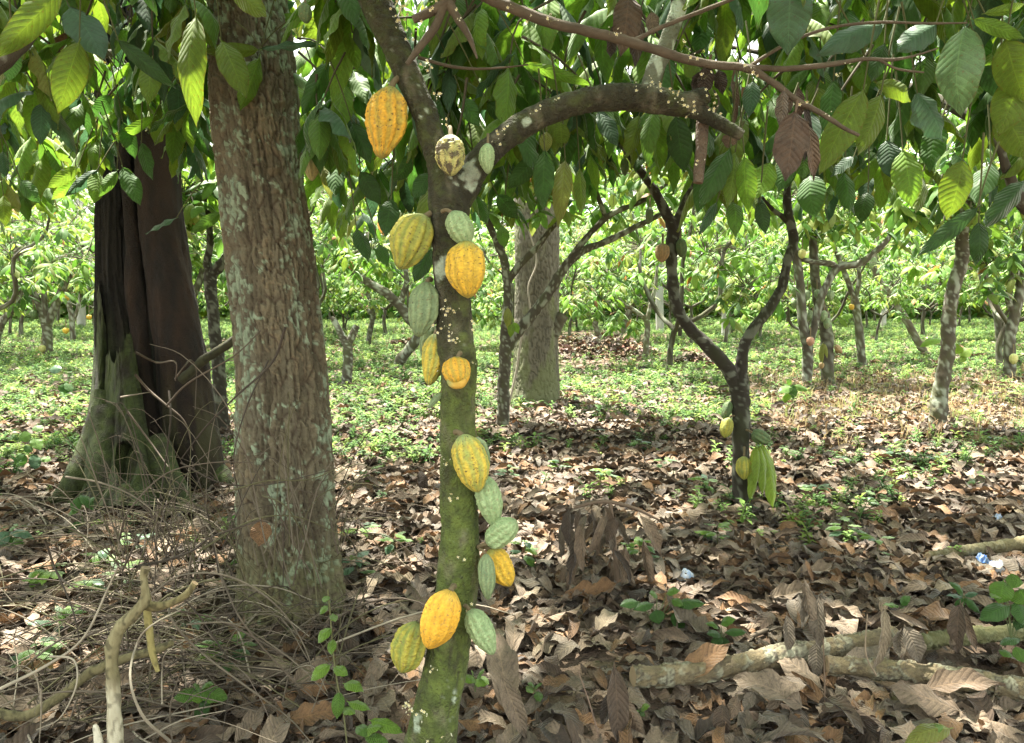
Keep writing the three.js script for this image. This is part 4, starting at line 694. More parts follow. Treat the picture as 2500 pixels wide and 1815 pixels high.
// ---------------------------------------------------------------- the near canopy
const leftTree = thing('cacao_tree', 'cacao tree beyond the left edge whose leafy boughs hang over the hollow tree', 'cacao tree', V(-3.5, 0, -3.0));
const rightTree = thing('cacao_tree', 'cacao tree beyond the right edge whose large leaves fill the upper right', 'cacao tree', V(3.3, 0, -3.0));
{
  const c = cacaoBark(0.55, 0.4, 50), o = { radial: 18, disp: knob(0.25), col: c };
  const L = (t, name, pts) => part(name, tube(pts, { ...o, seg: pts.length * 9 }), BARKF, t);
  L(leftTree, 'trunk', [[V(-3.5, -0.1, -3.0), 0.1], [V(-3.45, 0.7, -3.0), 0.085], [V(-3.5, 1.4, -3.0), 0.085]]);
  L(leftTree, 'limb', [[V(-3.5, 1.35, -3.0), 0.06], [V(-3.0, 2.2, -2.9), 0.05], [V(-2.2, 2.75, -3.2), 0.04], [V(-1.2, 2.95, -3.6), 0.025], [V(-0.5, 3.0, -3.9), 0.012]]);
  L(leftTree, 'limb', [[V(-3.5, 1.35, -3.0), 0.055], [V(-3.4, 2.2, -3.8), 0.045], [V(-2.8, 2.9, -4.8), 0.03], [V(-2.0, 3.3, -5.8), 0.014]]);
  L(leftTree, 'limb', [[at(-60, 195, 1.9), 0.03], [at(20, 125, 1.9), 0.026], [at(95, 45, 1.95), 0.022], [at(150, -40, 2.0), 0.016]].map(([p, r]) => [p, r]));
  L(rightTree, 'trunk', [[V(3.3, -0.1, -3.0), 0.1], [V(3.25, 0.6, -3.0), 0.085], [V(3.3, 1.3, -3.0), 0.085]]);
  L(rightTree, 'limb', [[V(3.3, 1.25, -3.0), 0.06], [V(2.8, 2.1, -3.0), 0.05], [V(2.2, 2.75, -3.2), 0.038], [V(1.4, 3.0, -3.5), 0.024], [V(0.7, 3.1, -3.8), 0.012]]);
  L(rightTree, 'limb', [[V(3.3, 1.25, -3.0), 0.055], [V(3.0, 2.0, -3.9), 0.045], [V(2.4, 2.8, -4.9), 0.03], [V(1.6, 3.3, -5.8), 0.014]]);
  L(rightTree, 'limb', [[V(3.3, 1.3, -3.0), 0.05], [at(2620, 560, 3.0), 0.034], [at(2500, 500, 2.95), 0.027], [at(2465, 430, 2.9), 0.02], [at(2435, 335, 2.85), 0.014]]);
}
const FM = new Foliage(), FL = new Foliage(), FR = new Foliage(), FY = new Foliage();
// leaves that stand out: [base x, y, tip x, y, width, tone, distance?, tilt?]
const HERO = [
  [170, 18, 255, 148, 88, 'blue'], [193, 104, 141, 278, 76, 'olive'], [289, 100, 430, 218, 42, 'dark'], [478, 40, 468, 307, 66, 'olive'], [632, 142, 585, 272, 52, 'bright'], [540, 100, 602, 242, 66, 'olive'], [630, 122, 488, 126, 38, 'olive'], [640, 120, 785, 108, 20, 'blue'],
  [672, 168, 782, 232, 30, 'pale'], [785, 243, 832, 325, 44, 'pale'], [445, 33, 365, 112, 58, 'bright'], [8, 140, 4, 290, 56, 'lime'], [168, 45, 72, 100, 56, 'bright'], [150, -30, -20, 150, 66, 'olive', 1.7], [560, -40, 652, 42, 66, 'olive', 2], [720, 5, 640, 36, 32, 'blue'], [752, 45, 640, 62, 36, 'bright'],
  [836, 40, 735, 88, 60, 'olive'], [190, 408, 112, 462, 32, 'lime'], [237, 415, 158, 480, 30, 'blue'], [240, 420, 228, 498, 42, 'bright'], [285, 418, 240, 482, 28, 'mid'], [300, 410, 342, 502, 48, 'deep'], [180, 437, 125, 492, 28, 'bright'], [372, 198, 326, 256, 36, 'pale'], [375, 285, 273, 347, 26, 'bright'], [537, 520, 463, 570, 32, 'mid'],
  [430, 533, 355, 572, 22, 'blue'], [782, 390, 812, 486, 32, 'yellow'], [6, 370, 12, 434, 28, 'blue'], [50, 440, 98, 498, 36, 'deep'], [8, 478, 12, 556, 32, 'olive'], [272, 235, 228, 286, 48, 'deep'], [432, 205, 430, 306, 48, 'blue'], [802, 150, 735, 286, 50, 'deep'], [30, 110, 20, 200, 50, 'dark', 2.2], [300, 300, 330, 390, 40, 'deep'], [345, 350, 372, 440, 36, 'deep'], [120, 200, 60, 290, 44, 'mid'],
  [1068, 158, 1065, 242, 38, 'olive'], [1150, 170, 1161, 242, 38, 'yellow'], [1178, 8, 1262, 120, 58, 'blue'], [1282, 155, 1450, 210, 30, 'bright'], [1248, 163, 1358, 238, 36, 'mid'], [1228, 198, 1304, 266, 46, 'mid'], [1305, 52, 1302, 130, 44, 'blue'], [1400, 48, 1390, 172, 46, 'lime'], [1330, 368, 1326, 515, 57, 'deep', 2.6], [1380, 392, 1363, 550, 47, 'yellow', 2.7], [1415, 412, 1420, 530, 33, 'lime', 2.8],
  [1335, 322, 1330, 374, 36, 'yellow', 2.7], [1370, 300, 1372, 362, 42, 'lime', 2.7], [1462, 272, 1508, 358, 46, 'blue', 2.6], [1600, 272, 1575, 402, 47, 'mid', 2.6], [1560, 282, 1530, 386, 46, 'olive', 2.7], [1650, 285, 1672, 422, 62, 'dark', 2.6], [1308, 386, 1240, 462, 48, 'deep', 2.8], [1048, 423, 1010, 487, 46, 'deep', 2.8], [1215, 476, 1266, 537, 42, 'deep', 3], [1165, 478, 1191, 550, 36, 'deep', 3], [1225, 553, 1232, 607, 32, 'mid', 3.4],
  [830, 88, 942, 137, 46, 'blue'], [955, 488, 940, 577, 56, 'dark', 2.9], [833, 392, 886, 432, 30, 'olive'], [1052, 608, 1010, 690, 46, 'dark', 2.9], [925, 598, 946, 652, 30, 'deep', 3.2], [860, 300, 905, 400, 50, 'dark', 2.9], [880, 420, 930, 500, 50, 'dark', 3], [1000, 380, 960, 450, 44, 'deep', 2.9], [1190, 250, 1240, 300, 40, 'deep', 2.8], [1130, 240, 1170, 310, 44, 'deep', 2.8], [870, 560, 900, 640, 40, 'dark', 3.1],
  [1930, -60, 1924, 135, 120, 'blue', 1.9], [2356, 66, 2337, 289, 110, 'pale', 2.15], [2285, 60, 2188, 127, 88, 'blue', 2.1], [2365, 48, 2268, 42, 46, 'dark'], [2156, 60, 1993, 137, 66, 'blue', 2.2], [2378, 48, 2505, 96, 36, 'bright', 2.1], [2405, 33, 2515, 10, 26, 'lime', 2.1], [2160, 106, 2128, 202, 46, 'dark', 2.2], [2108, 220, 2000, 429, 82, 'olive', 2.15], [2150, 233, 2093, 382, 66, 'olive', 2.2], [2035, 198, 2022, 342, 56, 'deep', 2.4], [2140, 203, 2240, 247, 46, 'olive', 2.3],
  [2240, 228, 2302, 347, 88, 'blue', 2.3], [2165, 343, 2181, 442, 56, 'blue', 2.5], [2205, 368, 2226, 509, 72, 'bright', 2.4], [2085, 383, 2028, 432, 42, 'blue', 2.6], [1980, 428, 1986, 532, 74, 'deep', 2.5], [1782, 363, 1708, 507, 62, 'deep', 2.5], [1795, 373, 1775, 510, 46, 'lime', 2.55], [1818, 383, 1829, 520, 52, 'bright', 2.5], [1880, 398, 1845, 487, 62, 'bright', 2.6], [1790, 493, 1798, 575, 42, 'mid', 2.7], [1750, 493, 1707, 575, 26, 'blue', 2.7], [1855, 493, 1870, 572, 36, 'dark', 2.6],
  [2350, 393, 2311, 539, 76, 'olive', 2.3], [2386, 508, 2238, 627, 42, 'dark', 2.2], [2390, 543, 2387, 652, 44, 'dark', 2.2], [2505, 438, 2403, 557, 56, 'dark', 2.2], [2455, 98, 2505, 252, 92, 'olive', 2.1], [2500, 178, 2438, 333, 92, 'olive', 2.15], [2395, 163, 2472, 242, 62, 'dark', 2.3], [2440, 268, 2512, 392, 82, 'olive', 2.2], [2020, 3, 2122, 36, 36, 'lime'], [2015, 62, 2067, 34, 26, 'lime'], [1735, -6, 1688, 62, 34, 'lime'], [1725, 48, 1699, 147, 52, 'deep'], [1785, 23, 1739, 77, 36, 'blue'], [1865, 38, 1886, 152, 56, 'olive'], [1838, 198, 1829, 287, 42, 'blue', 2.5],
  [2420, 400, 2380, 500, 60, 'deep', 2.5], [2290, 300, 2270, 420, 66, 'deep', 2.5], [2120, 470, 2100, 545, 46, 'deep', 2.8], [2060, 420, 2075, 520, 46, 'deep', 2.7], [1930, 380, 1900, 470, 50, 'deep', 2.7], [2250, 430, 2235, 520, 46, 'olive', 2.6],
];
{
  const R = rng(555);
  HERO.forEach(([bx, by, tx, ty, w, kind, dist], i) => {
    const len = Math.hypot(tx - bx, ty - by), d = dist ?? clamp(FPX * 0.25 / len, 2.5, 3.6);
    const B = at(bx, by, d + (R() - 0.5) * 0.06), T2 = at(tx, ty, d + (R() - 0.6) * 0.12), D = T2.clone().sub(B), L = D.length();
    const view = B.clone().lerp(T2, 0.5).sub(CAM).normalize().negate(), side = D.clone().cross(view).normalize();
    const shiny = kind === 'blue' || kind === 'pale';
    const N = view.clone().multiplyScalar(1).add(V(0, shiny ? 0.7 : 0.15, 0)).addScaledVector(side, (R() - 0.5) * 0.7);
    const F = bx < 845 ? FL : bx < 1690 ? FM : FR;
    const Wd = Math.min(w * d / FPX, L * 0.62);
    F.add(leafMatrix(B, D, N, L, Wd), kind, i % 5, false);
    // its stalk runs up to a twig
    const up = B.clone().addScaledVector(D, -0.12 / L).add(V((R() - 0.5) * 0.1, 0.1 + R() * 0.1, (R() - 0.3) * 0.12));
    F.twigs.push(tube([[up, 0.0035], [B.clone().lerp(up, 0.5).add(V(0, 0.012, 0)), 0.0028], [B, 0.0022]], { radial: 4, seg: 5, col: () => [0.07, 0.075, 0.025] }));
  });
}
// the mass of leaves behind them, thinning towards the lower edge that the photograph shows
{
  const R = rng(777);
  const edge = [[-100, 560], [0, 560], [160, 500], [230, 440], [330, 470], [430, 500], [500, 420], [740, 470], [800, 560], [900, 610], [1040, 640], [1150, 570], [1250, 560], [1310, 480], [1400, 500], [1500, 400], [1560, 400], [1700, 550], [1870, 560], [2000, 540], [2200, 520], [2330, 550], [2420, 580], [2600, 600]];
  const low = x => { for (let i = 1; i < edge.length; i++) if (x <= edge[i][0]) return lerp(edge[i - 1][1], edge[i][1], (x - edge[i - 1][0]) / (edge[i][0] - edge[i - 1][0])); return 560; };
  const kinds = ['deep', 'mid', 'mid', 'olive', 'blue', 'deep', 'bright', 'mid', 'olive', 'bright'], lightKinds = ['bright', 'lime', 'mid', 'lime', 'blue', 'yellow'];
  let made = 0;
  for (let i = 0; i < 3400 && made < 370; i++) {
    const x = -120 + R() * 2740, y = -120 + R() * 720, d = 2.75 + Math.pow(R(), 1.3) * 3.8;
    const hang = 0.2 * FPX / d;
    if (y + hang > low(x) - 15) continue;
    if (x > 470 && x < 770 && d < 3.9) continue;
    if (x < 480 && R() < 0.35) continue;
    if (x > 215 && x < 480 && y > 180 && d < 5.2 && R() < 0.6) continue;
    const P = at(x, y, d), F = x < 830 ? FL : x < 1690 ? FM : FR;
    const from = P.clone().add(V((R() - 0.5) * 0.6, 0.15 + R() * 0.3, (R() - 0.5) * 0.5));
    spray(F, P, from, R, x < 470 || d > 5 ? lightKinds : kinds, 5 + Math.floor(R() * 3), 0.255);
    made++;
  }
  // a second tier behind, brighter where the sun comes through it
  for (let i = 0, k = 0; i < 3000 && k < 430; i++) {
    const x = -160 + R() * 2820, y = -260 + R() * 860, d = 6 + R() * 6.5;
    if (y + 0.2 * FPX / d > low(x) + 10) continue;
    const P = at(x, y, d); if (P.y > 5.6) continue; k++;
    spray(x < 830 ? FL : x < 1690 ? FY : FR, P, P.clone().add(V((R() - 0.5) * 0.6, 0.2 + R() * 0.3, (R() - 0.5) * 0.5)), R, R() < 0.5 ? lightKinds : kinds, 6, 0.25);
  }
  for (let i = 0, k = 0; i < 900 && k < 150; i++) {
    const x = -120 + R() * 640, y = -80 + R() * 560, d = 5 + R() * 5, P = at(x, y, d); if (P.y > 5 || y + 0.2 * FPX / d > low(x) + 30 || (x > 215 && x < 460 && y > 250 && d < 6)) continue; k++;
    spray(FL, P, P.clone().add(V((R() - 0.5) * 0.6, 0.3, (R() - 0.5) * 0.5)), R, lightKinds, 6, 0.26);
  }
  for (let i = 0; i < 80; i++) {
    const x = 940 + R() * 820, y = -110 + R() * 330, d = 3.4 + R() * 5.5, P = at(x, y, d); if (P.y > 5.2 || y + 0.2 * FPX / d > 400) continue;
    spray(FM, P, P.clone().add(V((R() - 0.5) * 0.6, 0.3, (R() - 0.5) * 0.5)), R, kinds, 6, 0.26);
  }
  // boughs before the hollow tree
  for (let i = 0; i < 34; i++) {
    const x = 190 + R() * 300, y = -40 + R() * 400, P = at(x, y, 3.4 + R() * 1.4); if (y > 300 && R() < 0.5) continue;
    spray(FL, P, P.clone().add(V((R() - 0.5) * 0.5, 0.25, 0.2)), R, ['deep', 'mid', 'bright', 'blue', 'olive'], 6, 0.22);
  }
  // boughs of the Y-shaped tree
  for (let i = 0; i < 46; i++) {
    const px = 1420 + R() * 640, py = 150 + R() * 260, P = at(px, py, 4.5 + R() * 1.4);
    spray(FY, P, P.clone().add(V((R() - 0.5) * 0.5, 0.3, (R() - 0.5) * 0.5)), R, kinds, 6, 0.25);
  }
  // the crowns overhead, above the frame: they keep the sun off the near ground
  let k = 0;
  for (let i = 0; i < 14000 && k < 1250; i++) {
    const x = (R() - 0.5) * 13 - 0.6, z = -0.7 - R() * 9.8, y = 2.5 + R() * 2.4;
    const p = toPx(V(x, y, z)); if (p[2] > 0.2 && p[1] > -150 && Math.abs(p[0] - 1250) < 1500) continue;
    if (noise(x * 0.55, 4, z * 0.55) > 0.45) continue;
    k++;
    const F = x < -1.8 ? FL : x > 1.8 ? FR : z > -4 ? FM : FY;
    const P = V(x, y, z); spray(F, P, P.clone().add(V(0, 0.2, 0.1)), R, kinds, 6, 0.35, true);
  }
}
FM.build(mainTree, 230); FL.build(leftTree, 250); FR.build(rightTree, 280); FY.build(yTree, 60);
// fresh pale shoot at the foot of the Y-shaped tree
{
  const d = depthOf(yTree.position) - 0.12;
  for (const [bx, by, tx, ty, w, z] of [[1846, 1092, 1830, 1232, 34, 0], [1862, 1088, 1888, 1250, 44, 0.03], [1856, 1090, 1862, 1215, 30, -0.03], [1850, 1096, 1842, 1195, 26, -0.05], [1866, 1094, 1896, 1190, 26, 0.06]]) {
    const B = at(bx, by, d + z), D = at(tx, ty, d + z).sub(B), m = leafMatrix(B, D, V(0.1, 0.25, 1), D.length(), w * d / FPX);
    const o = part('young_leaf', LG[1], LEAF.fresh, yTree, true); m.decompose(o.position, o.quaternion, o.scale); o.position.sub(yTree.position);
  }
  yTree.updateMatrixWorld(true);
}
// dead leaves caught in the boughs
function deadBunch(label, list, d0, group) {
  const t = thing('dead_leaf_bunch', label, 'dead leaves', at(list[0][0], list[0][1], d0), group);
  for (const [bx, by, tx, ty, w, tone, gi, dz = 0] of list) {
    const d = d0 + dz, B = at(bx, by, d), T2 = at(tx, ty, d + 0.03), D = T2.sub(B), N = CAM.clone().sub(B).normalize().add(V(0.2, 0.2, 0));
    const m = new THREE.Mesh(DG[gi], DEAD[tone]); m.name = 'dead_leaf'; m.castShadow = m.receiveShadow = true;
    leafMatrix(B.sub(t.position), D, N, D.length(), w * d / FPX).decompose(m.position, m.quaternion, m.scale); t.add(m);
  }
  const top = list[0], S = at(top[0] + 6, top[1] - 26, d0), E = at(top[0], top[1] + 4, d0);
  part('stalk', tube([[S, 0.005], [S.clone().lerp(E, 0.5), 0.004], [E, 0.003]], { radial: 5, seg: 4, col: () => [0.1, 0.065, 0.04] }), TWIG, t);
  return t;
}
deadBunch('curled brown dead leaves hanging under the thin branch at upper right', [[1942, 272, 1918, 443, 80, 1, 6], [1974, 306, 1986, 442, 34, 0, 0, 0.03], [1915, 220, 1903, 312, 34, 4, 3, 0.02], [1950, 215, 1958, 300, 30, 1, 1, 0.04], [1968, 262, 1962, 400, 28, 6, 2, 0.06], [1936, 240, 1900, 300, 24, 0, 4, 0.05]], 2.0);
deadBunch('dark brown dead leaves hanging behind the overhead branch', [[1535, -14, 1514, 140, 76, 1, 0], [1562, 36, 1550, 168, 38, 6, 3, 0.04], [1500, 60, 1486, 150, 30, 6, 4, 0.05], [1590, 30, 1600, 90, 40, 4, 1, 0.03]], 2.4);
deadBunch('long folded brown leaf hanging beside the cut limb end', [[1788, 195, 1791, 310, 26, 0, 2], [1812, 213, 1832, 257, 28, 3, 0, 0.04], [1785, 328, 1775, 362, 42, 0, 3, 0.06]], 2.5);
deadBunch('blackish withered leaves behind the cut end of the arching limb', [[1730, 160, 1716, 240, 50, 6, 1], [1755, 170, 1765, 232, 36, 6, 3, 0.04], [1712, 175, 1690, 225, 30, 6, 4, 0.02]], 2.5);
deadBunch('orange dead leaf among the boughs at upper left', [[160, 80, 135, 125, 24, 3, 0], [150, 88, 120, 140, 26, 1, 3, 0.02], [50, 165, 30, 178, 22, 3, 4]], 3.2);

// ---------------------------------------------------------------- pods further back
const far = { nu: 26, nv: 26, ridge: 0.09 };
const dOf = (x, y) => depthOf(ground(x, y));
const dY = depthOf(yTree.position);
pod('small pale brown pod with a hole beside the upper shade tree', [757, 358], [767, 442], 38, 3.05, 'tan', { ...far, seed: 50, blotch: 0.35, nu: 40, nv: 40 });
pod('brown striped pod at the upper left fork of the Y-shaped tree', [1618, 594], [1617, 642], 33, dY - 0.1, 'brown', { ...far, seed: 51, nu: 40, nv: 40 });
pod('dark green pod right of the upper fork of the Y-shaped tree', [1662, 582], [1668, 630], 26, dY - 0.05, 'green', { ...far, seed: 52 });
pod('small slim green pod hanging under the dark limb of the Y-shaped tree', [1524, 385], [1528, 430], 19, dY - 0.1, 'green', { ...far, seed: 53 });
pod('little green pod hanging left of the upper fork of the Y-shaped tree', [1587, 505], [1585, 548], 19, dY - 0.1, 'green', { ...far, seed: 54 });
pod('dark green ridged pod sticking out right of the foot of the Y-shaped tree', [1836, 1056], [1881, 1080], 33, dY - 0.1, 'green', { ...far, seed: 55, nu: 50, nv: 40 }, [1822, 1050]);
pod('yellow and green striped pod low on the front of the Y-shaped tree', [1817, 1114], [1814, 1172], 34, dY - 0.12, 'ygreen', { ...far, seed: 56, nu: 50, nv: 40 });
pod('green pod high on the left of the foot of the Y-shaped tree', [1782, 980], [1768, 1025], 22, dY, 'green', { ...far, seed: 57 }, [1795, 972]);
pod('yellowish green pod low on the left of the foot of the Y-shaped tree', [1780, 1020], [1770, 1070], 29, dY - 0.05, 'ygreen', { ...far, seed: 58 }, [1797, 1015]);
const bg = (label, x, y, w, h, tones, gx, gy, dx = 0) => pod(label, [x - dx, y - h / 2], [x + dx, y + h / 2], w, dOf(gx, gy) - 0.15, tones, { ...far, seed: 60 + x % 37, nu: 20, nv: 20 }, undefined);
bg('yellow pod at the foot of the sunny forked tree at far left', 102, 852, 15, 20, 'lemon', 116, 872);
bg('green pod on the left limb of the sunny forked tree', 81, 768, 16, 24, 'green', 116, 872);
bg('orange pod on the right limb of the sunny forked tree', 161, 727, 15, 18, 'orange', 116, 872);
bg('yellow pod on the small tree in the sunny weeds', 160, 808, 13, 16, 'gold', 178, 842);
bg('tiny orange pod beside the small tree in the weeds', 217, 775, 11, 13, 'orange', 178, 842);
bg('pink brown pod on the stem right of the Y-shaped tree', 1979, 834, 17, 24, 'pink', 1971, 952);
bg('pale yellow-green pod at the top of the stem right of the Y-shaped tree', 1959, 620, 17, 25, 'lemon', 1971, 952);
bg('brownish green pod sticking out of the loaded tree toward the right', 2047, 853, 14, 22, 'brown', 2021, 945, 8);
[[1943, 740], [1976, 770], [1985, 788], [2013, 772], [2028, 722], [1995, 720], [1972, 722], [2020, 790], [1940, 710]].forEach(([x, y], i) => pod('dull green pod among the cluster on the loaded tree', [x, y - 14], [x + (i % 3 - 1) * 4, y + 14], 17, dOf(2021, 945) - 0.2, 'sage', { ...far, seed: 80 + i, nu: 18, nv: 18 }, undefined, 'green pods on the loaded tree'));
bg('dark pod low on the front of the loaded tree', 2006, 893, 12, 17, 'brown', 2021, 945);
bg('yellow pod on the tree at the right edge', 2475, 877, 17, 28, 'lemon', 2464, 938);
bg('green pod hanging from the tip of the pale sloping limb', 2131, 640, 15, 34, 'sage', 2262, 872);
bg('small orange pod on the slim forked tree', 2079, 750, 12, 16, 'orange', 2105, 902);
pod('small dark withered pod hanging at the top left among leaves', [745, 8], [744, 58], 30, 2.3, 'green', { ...far, seed: 99, nu: 30, nv: 30 });

// ---------------------------------------------------------------- leaf litter: the largest leaves are pieces of the ground, the rest one carpet
const inFrame = (p, m = 60) => p[2] > 0.3 && p[0] > -m && p[0] < 2500 + m && p[1] > -m && p[1] < 1815 + m;
const LOGPX = [[[1545, 1655], [1660, 1650], [1919, 1604], [2180, 1560]], [[2020, 1625], [2215, 1645], [2440, 1678], [2560, 1697]], [[2235, 1570], [2540, 1542]], [[2300, 1355], [2540, 1325]]];
function onLog(l, p) { for (let i = 1; i < l.length; i++) { const [a, b] = l[i - 1], [c, d] = l[i]; if (p[0] >= a && p[0] <= c) { const y = b + (d - b) * (p[0] - a) / (c - a); return p[1] > y - 26 && p[1] < y + 44; } } return false; }
{
  const R = rng(2024), big = [], rest = DG.map(() => []);
  const place = (x, z, L, lift) => {
    const a = R() * 6.283, tilt = (R() - 0.5) * 0.9, y = gh(x, z) + lift, D = V(Math.cos(a), (R() - 0.45) * 0.36, Math.sin(a)), N = V((R() - 0.5) * 0.75 + tilt * 0.25, 1, (R() - 0.5) * 0.75);
    if (R() < 0.22) N.negate();
    return leafMatrix(V(x, y, z), D, N, L, L * (0.34 + 0.12 * R()));
  };
  const dens = (x, z) => { const d = -z; return d < 8.5 ? 1 : d < 14 ? lerp(1, 0.75, (d - 8.5) / 5.5) : 0.5; };
  const N = 46000;
  for (let i = 0; i < N; i++) {
    const d = i < 21000 ? 0.4 + Math.sqrt(R()) * 7.6 : 6.5 + Math.pow(R(), 1.2) * 17, x = (R() - 0.5) * (d * 1.5 + 1.8), z = -d;
    if (R() > dens(x, z)) continue;
    const g = Math.floor(R() * DG.length), L = (0.13 + 0.13 * R()) * (R() < 0.28 ? 0.6 : 1), m = place(x, z, L, 0.004 + 0.05 * R() * R() + (d > 7.5 ? 0.1 * R() : 0));
    const p = toPx(V(x, gh(x, z), z)); if (LOGPX.some(l => onLog(l, p))) continue;
      const k = Math.min(BROWNS.length - 1, Math.floor(R() * R() * BROWNS.length * 0.6 + R() * 3.3));
    const size = inFrame(p) ? L / p[2] * FPX : 0;
    big.push({ m, g, k, size, r: R() });
  }
  // a few laid by hand where the photograph shows large ones
  for (const [bx, by, ax, L, W, k, g, tilt = 0.3, N = null] of [[2330, 1560, -2.6, 0.3, 0.12, 3, 0, 0.4], [2000, 1710, 2.2, 0.26, 0.1, 2, 6, 0.3], [2060, 1680, 0.4, 0.24, 0.12, 4, 6, 0.3], [1960, 1760, 2.6, 0.26, 0.13, 2, 0, 0.15], [2250, 1720, -0.5, 0.27, 0.1, 0, 0, 0.3], [800, 1490, 2.9, 0.26, 0.1, 3, 4, 0.25], [1240, 1770, 1.75, 0.32, 0.12, 2, 0, 0.5], [620, 1660, 0.1, 0.16, 0.06, 5, 1, 0.2], [720, 1720, 0.0, 0.16, 0.07, 3, 3, 0.2], [1660, 1700, 0.5, 0.26, 0.1, 3, 0, 0.4], [700, 1790, 0.1, 0.2, 0.1, 3, 1, 0.3], [1880, 1480, 0, 0.2, 0.09, 2, 4, 0.2], [1380, 1480, 0.1, 0.28, 0.1, 3, 4, 0.1], [180, 1730, 0.5, 0.28, 0.1, 0, 1, 0.25], [420, 1330, 0.2, 0.2, 0.09, 3, 6, 0.2], [2450, 1680, -0.3, 0.28, 0.12, 0, 1, 0.2], [2340, 1770, 2.8, 0.25, 0.11, 7, 6, 0.2]]) {
    const p = ground(bx, by), D = V(Math.cos(ax), tilt, -Math.sin(ax) * 0.9);
    big.push({ m: leafMatrix(p.add(V(0, 0.05, 0)), D, V(0.1, 1, 0.5), L, W), g, k, size: 1e4, r: 0.5 });
  }
  big.sort((a, b) => b.size - a.size);
  big.forEach((b, i) => {
    if (i < 300 && b.size) {
      const o = new THREE.Mesh(DG[b.g], DEAD[b.k]); o.name = 'fallen_leaf'; o.castShadow = o.receiveShadow = true;
      b.m.decompose(o.position, o.quaternion, o.scale); ground_.add(o);
    } else rest[b.g].push(b);
  });
  rest.forEach((l, g) => {
    const im = new THREE.InstancedMesh(DG[g], DEADI, l.length); im.name = 'leaf_litter'; stuff(im);
    l.forEach((b, i) => { im.setMatrixAt(i, b.m); const c = BROWNS[b.k], k = 0.7 + 0.6 * b.r; im.setColorAt(i, new THREE.Color().setRGB(c[0] * k, c[1] * k, c[2] * k)); });
    ground_.add(im);
  });
}

// ---------------------------------------------------------------- weeds and grass
function herbGeo(seed, n = 9, h = 0.2, ls = 0.07, wide = 0.45) {
  const R = rng(seed), pos = [], idx = [];
  const quad = (b, D, N, L, W) => { const x = D.clone().cross(N).normalize(), o = pos.length / 3, mid = b.clone().addScaledVector(D, L * 0.45).addScaledVector(N, L * 0.06), t = b.clone().addScaledVector(D, L).addScaledVector(N, -L * 0.08); for (const p of [b, mid.clone().addScaledVector(x, W / 2).addScaledVector(N, L * 0.08), t, mid.clone().addScaledVector(x, -W / 2).addScaledVector(N, L * 0.08), mid]) pos.push(p.x, p.y, p.z); idx.push(o, o + 1, o + 4, o + 1, o + 2, o + 4, o + 2, o + 3, o + 4, o + 3, o, o + 4); };
  for (let s = 0; s < 2; s++) {
    const lean = V((R() - 0.5) * 0.5, 1, (R() - 0.5) * 0.5).normalize(), hh = h * (0.6 + 0.6 * R());
    quad(V(0, 0, 0), lean, V(0.3, 0, 1), hh, 0.004);
    for (let i = 0; i < n; i++) { const t = 0.25 + 0.75 * (i + R()) / n, a = i * 2.4 + R(), D = V(Math.cos(a), 0.5 - 0.6 * R(), Math.sin(a)).normalize(), N = V(-D.x * D.y, 1, -D.z * D.y).normalize(); quad(lean.clone().multiplyScalar(hh * t), D, N, ls * (0.7 + 0.6 * R()), ls * wide * (0.7 + 0.6 * R())); }
  }
  const g = new THREE.BufferGeometry(); g.setAttribute('position', new THREE.Float32BufferAttribute(pos, 3)); g.setIndex(idx); g.computeVertexNormals(); return g;
}
function bladeGeo(seed, n = 9, h = 0.3) {
  const R = rng(seed), pos = [], idx = [];
  for (let i = 0; i < n; i++) { const a = R() * 6.28, b = V((R() - 0.5) * 0.08, 0, (R() - 0.5) * 0.08), l = h * (0.5 + 0.7 * R()), o = V(Math.cos(a), 0, Math.sin(a)), s = V(-o.z, 0, o.x).multiplyScalar(0.0035), k = pos.length / 3; const m = b.clone().addScaledVector(o, l * 0.2).add(V(0, l * 0.7, 0)), t = b.clone().addScaledVector(o, l * 0.65).add(V(0, l * 0.85, 0)); for (const p of [b.clone().add(s), b.clone().sub(s), m.clone().add(s), m.clone().sub(s), t]) pos.push(p.x, p.y, p.z); idx.push(k, k + 1, k + 2, k + 1, k + 3, k + 2, k + 2, k + 3, k + 4); }
  const g = new THREE.BufferGeometry(); g.setAttribute('position', new THREE.Float32BufferAttribute(pos, 3)); g.setIndex(idx); g.computeVertexNormals(); return g;
}
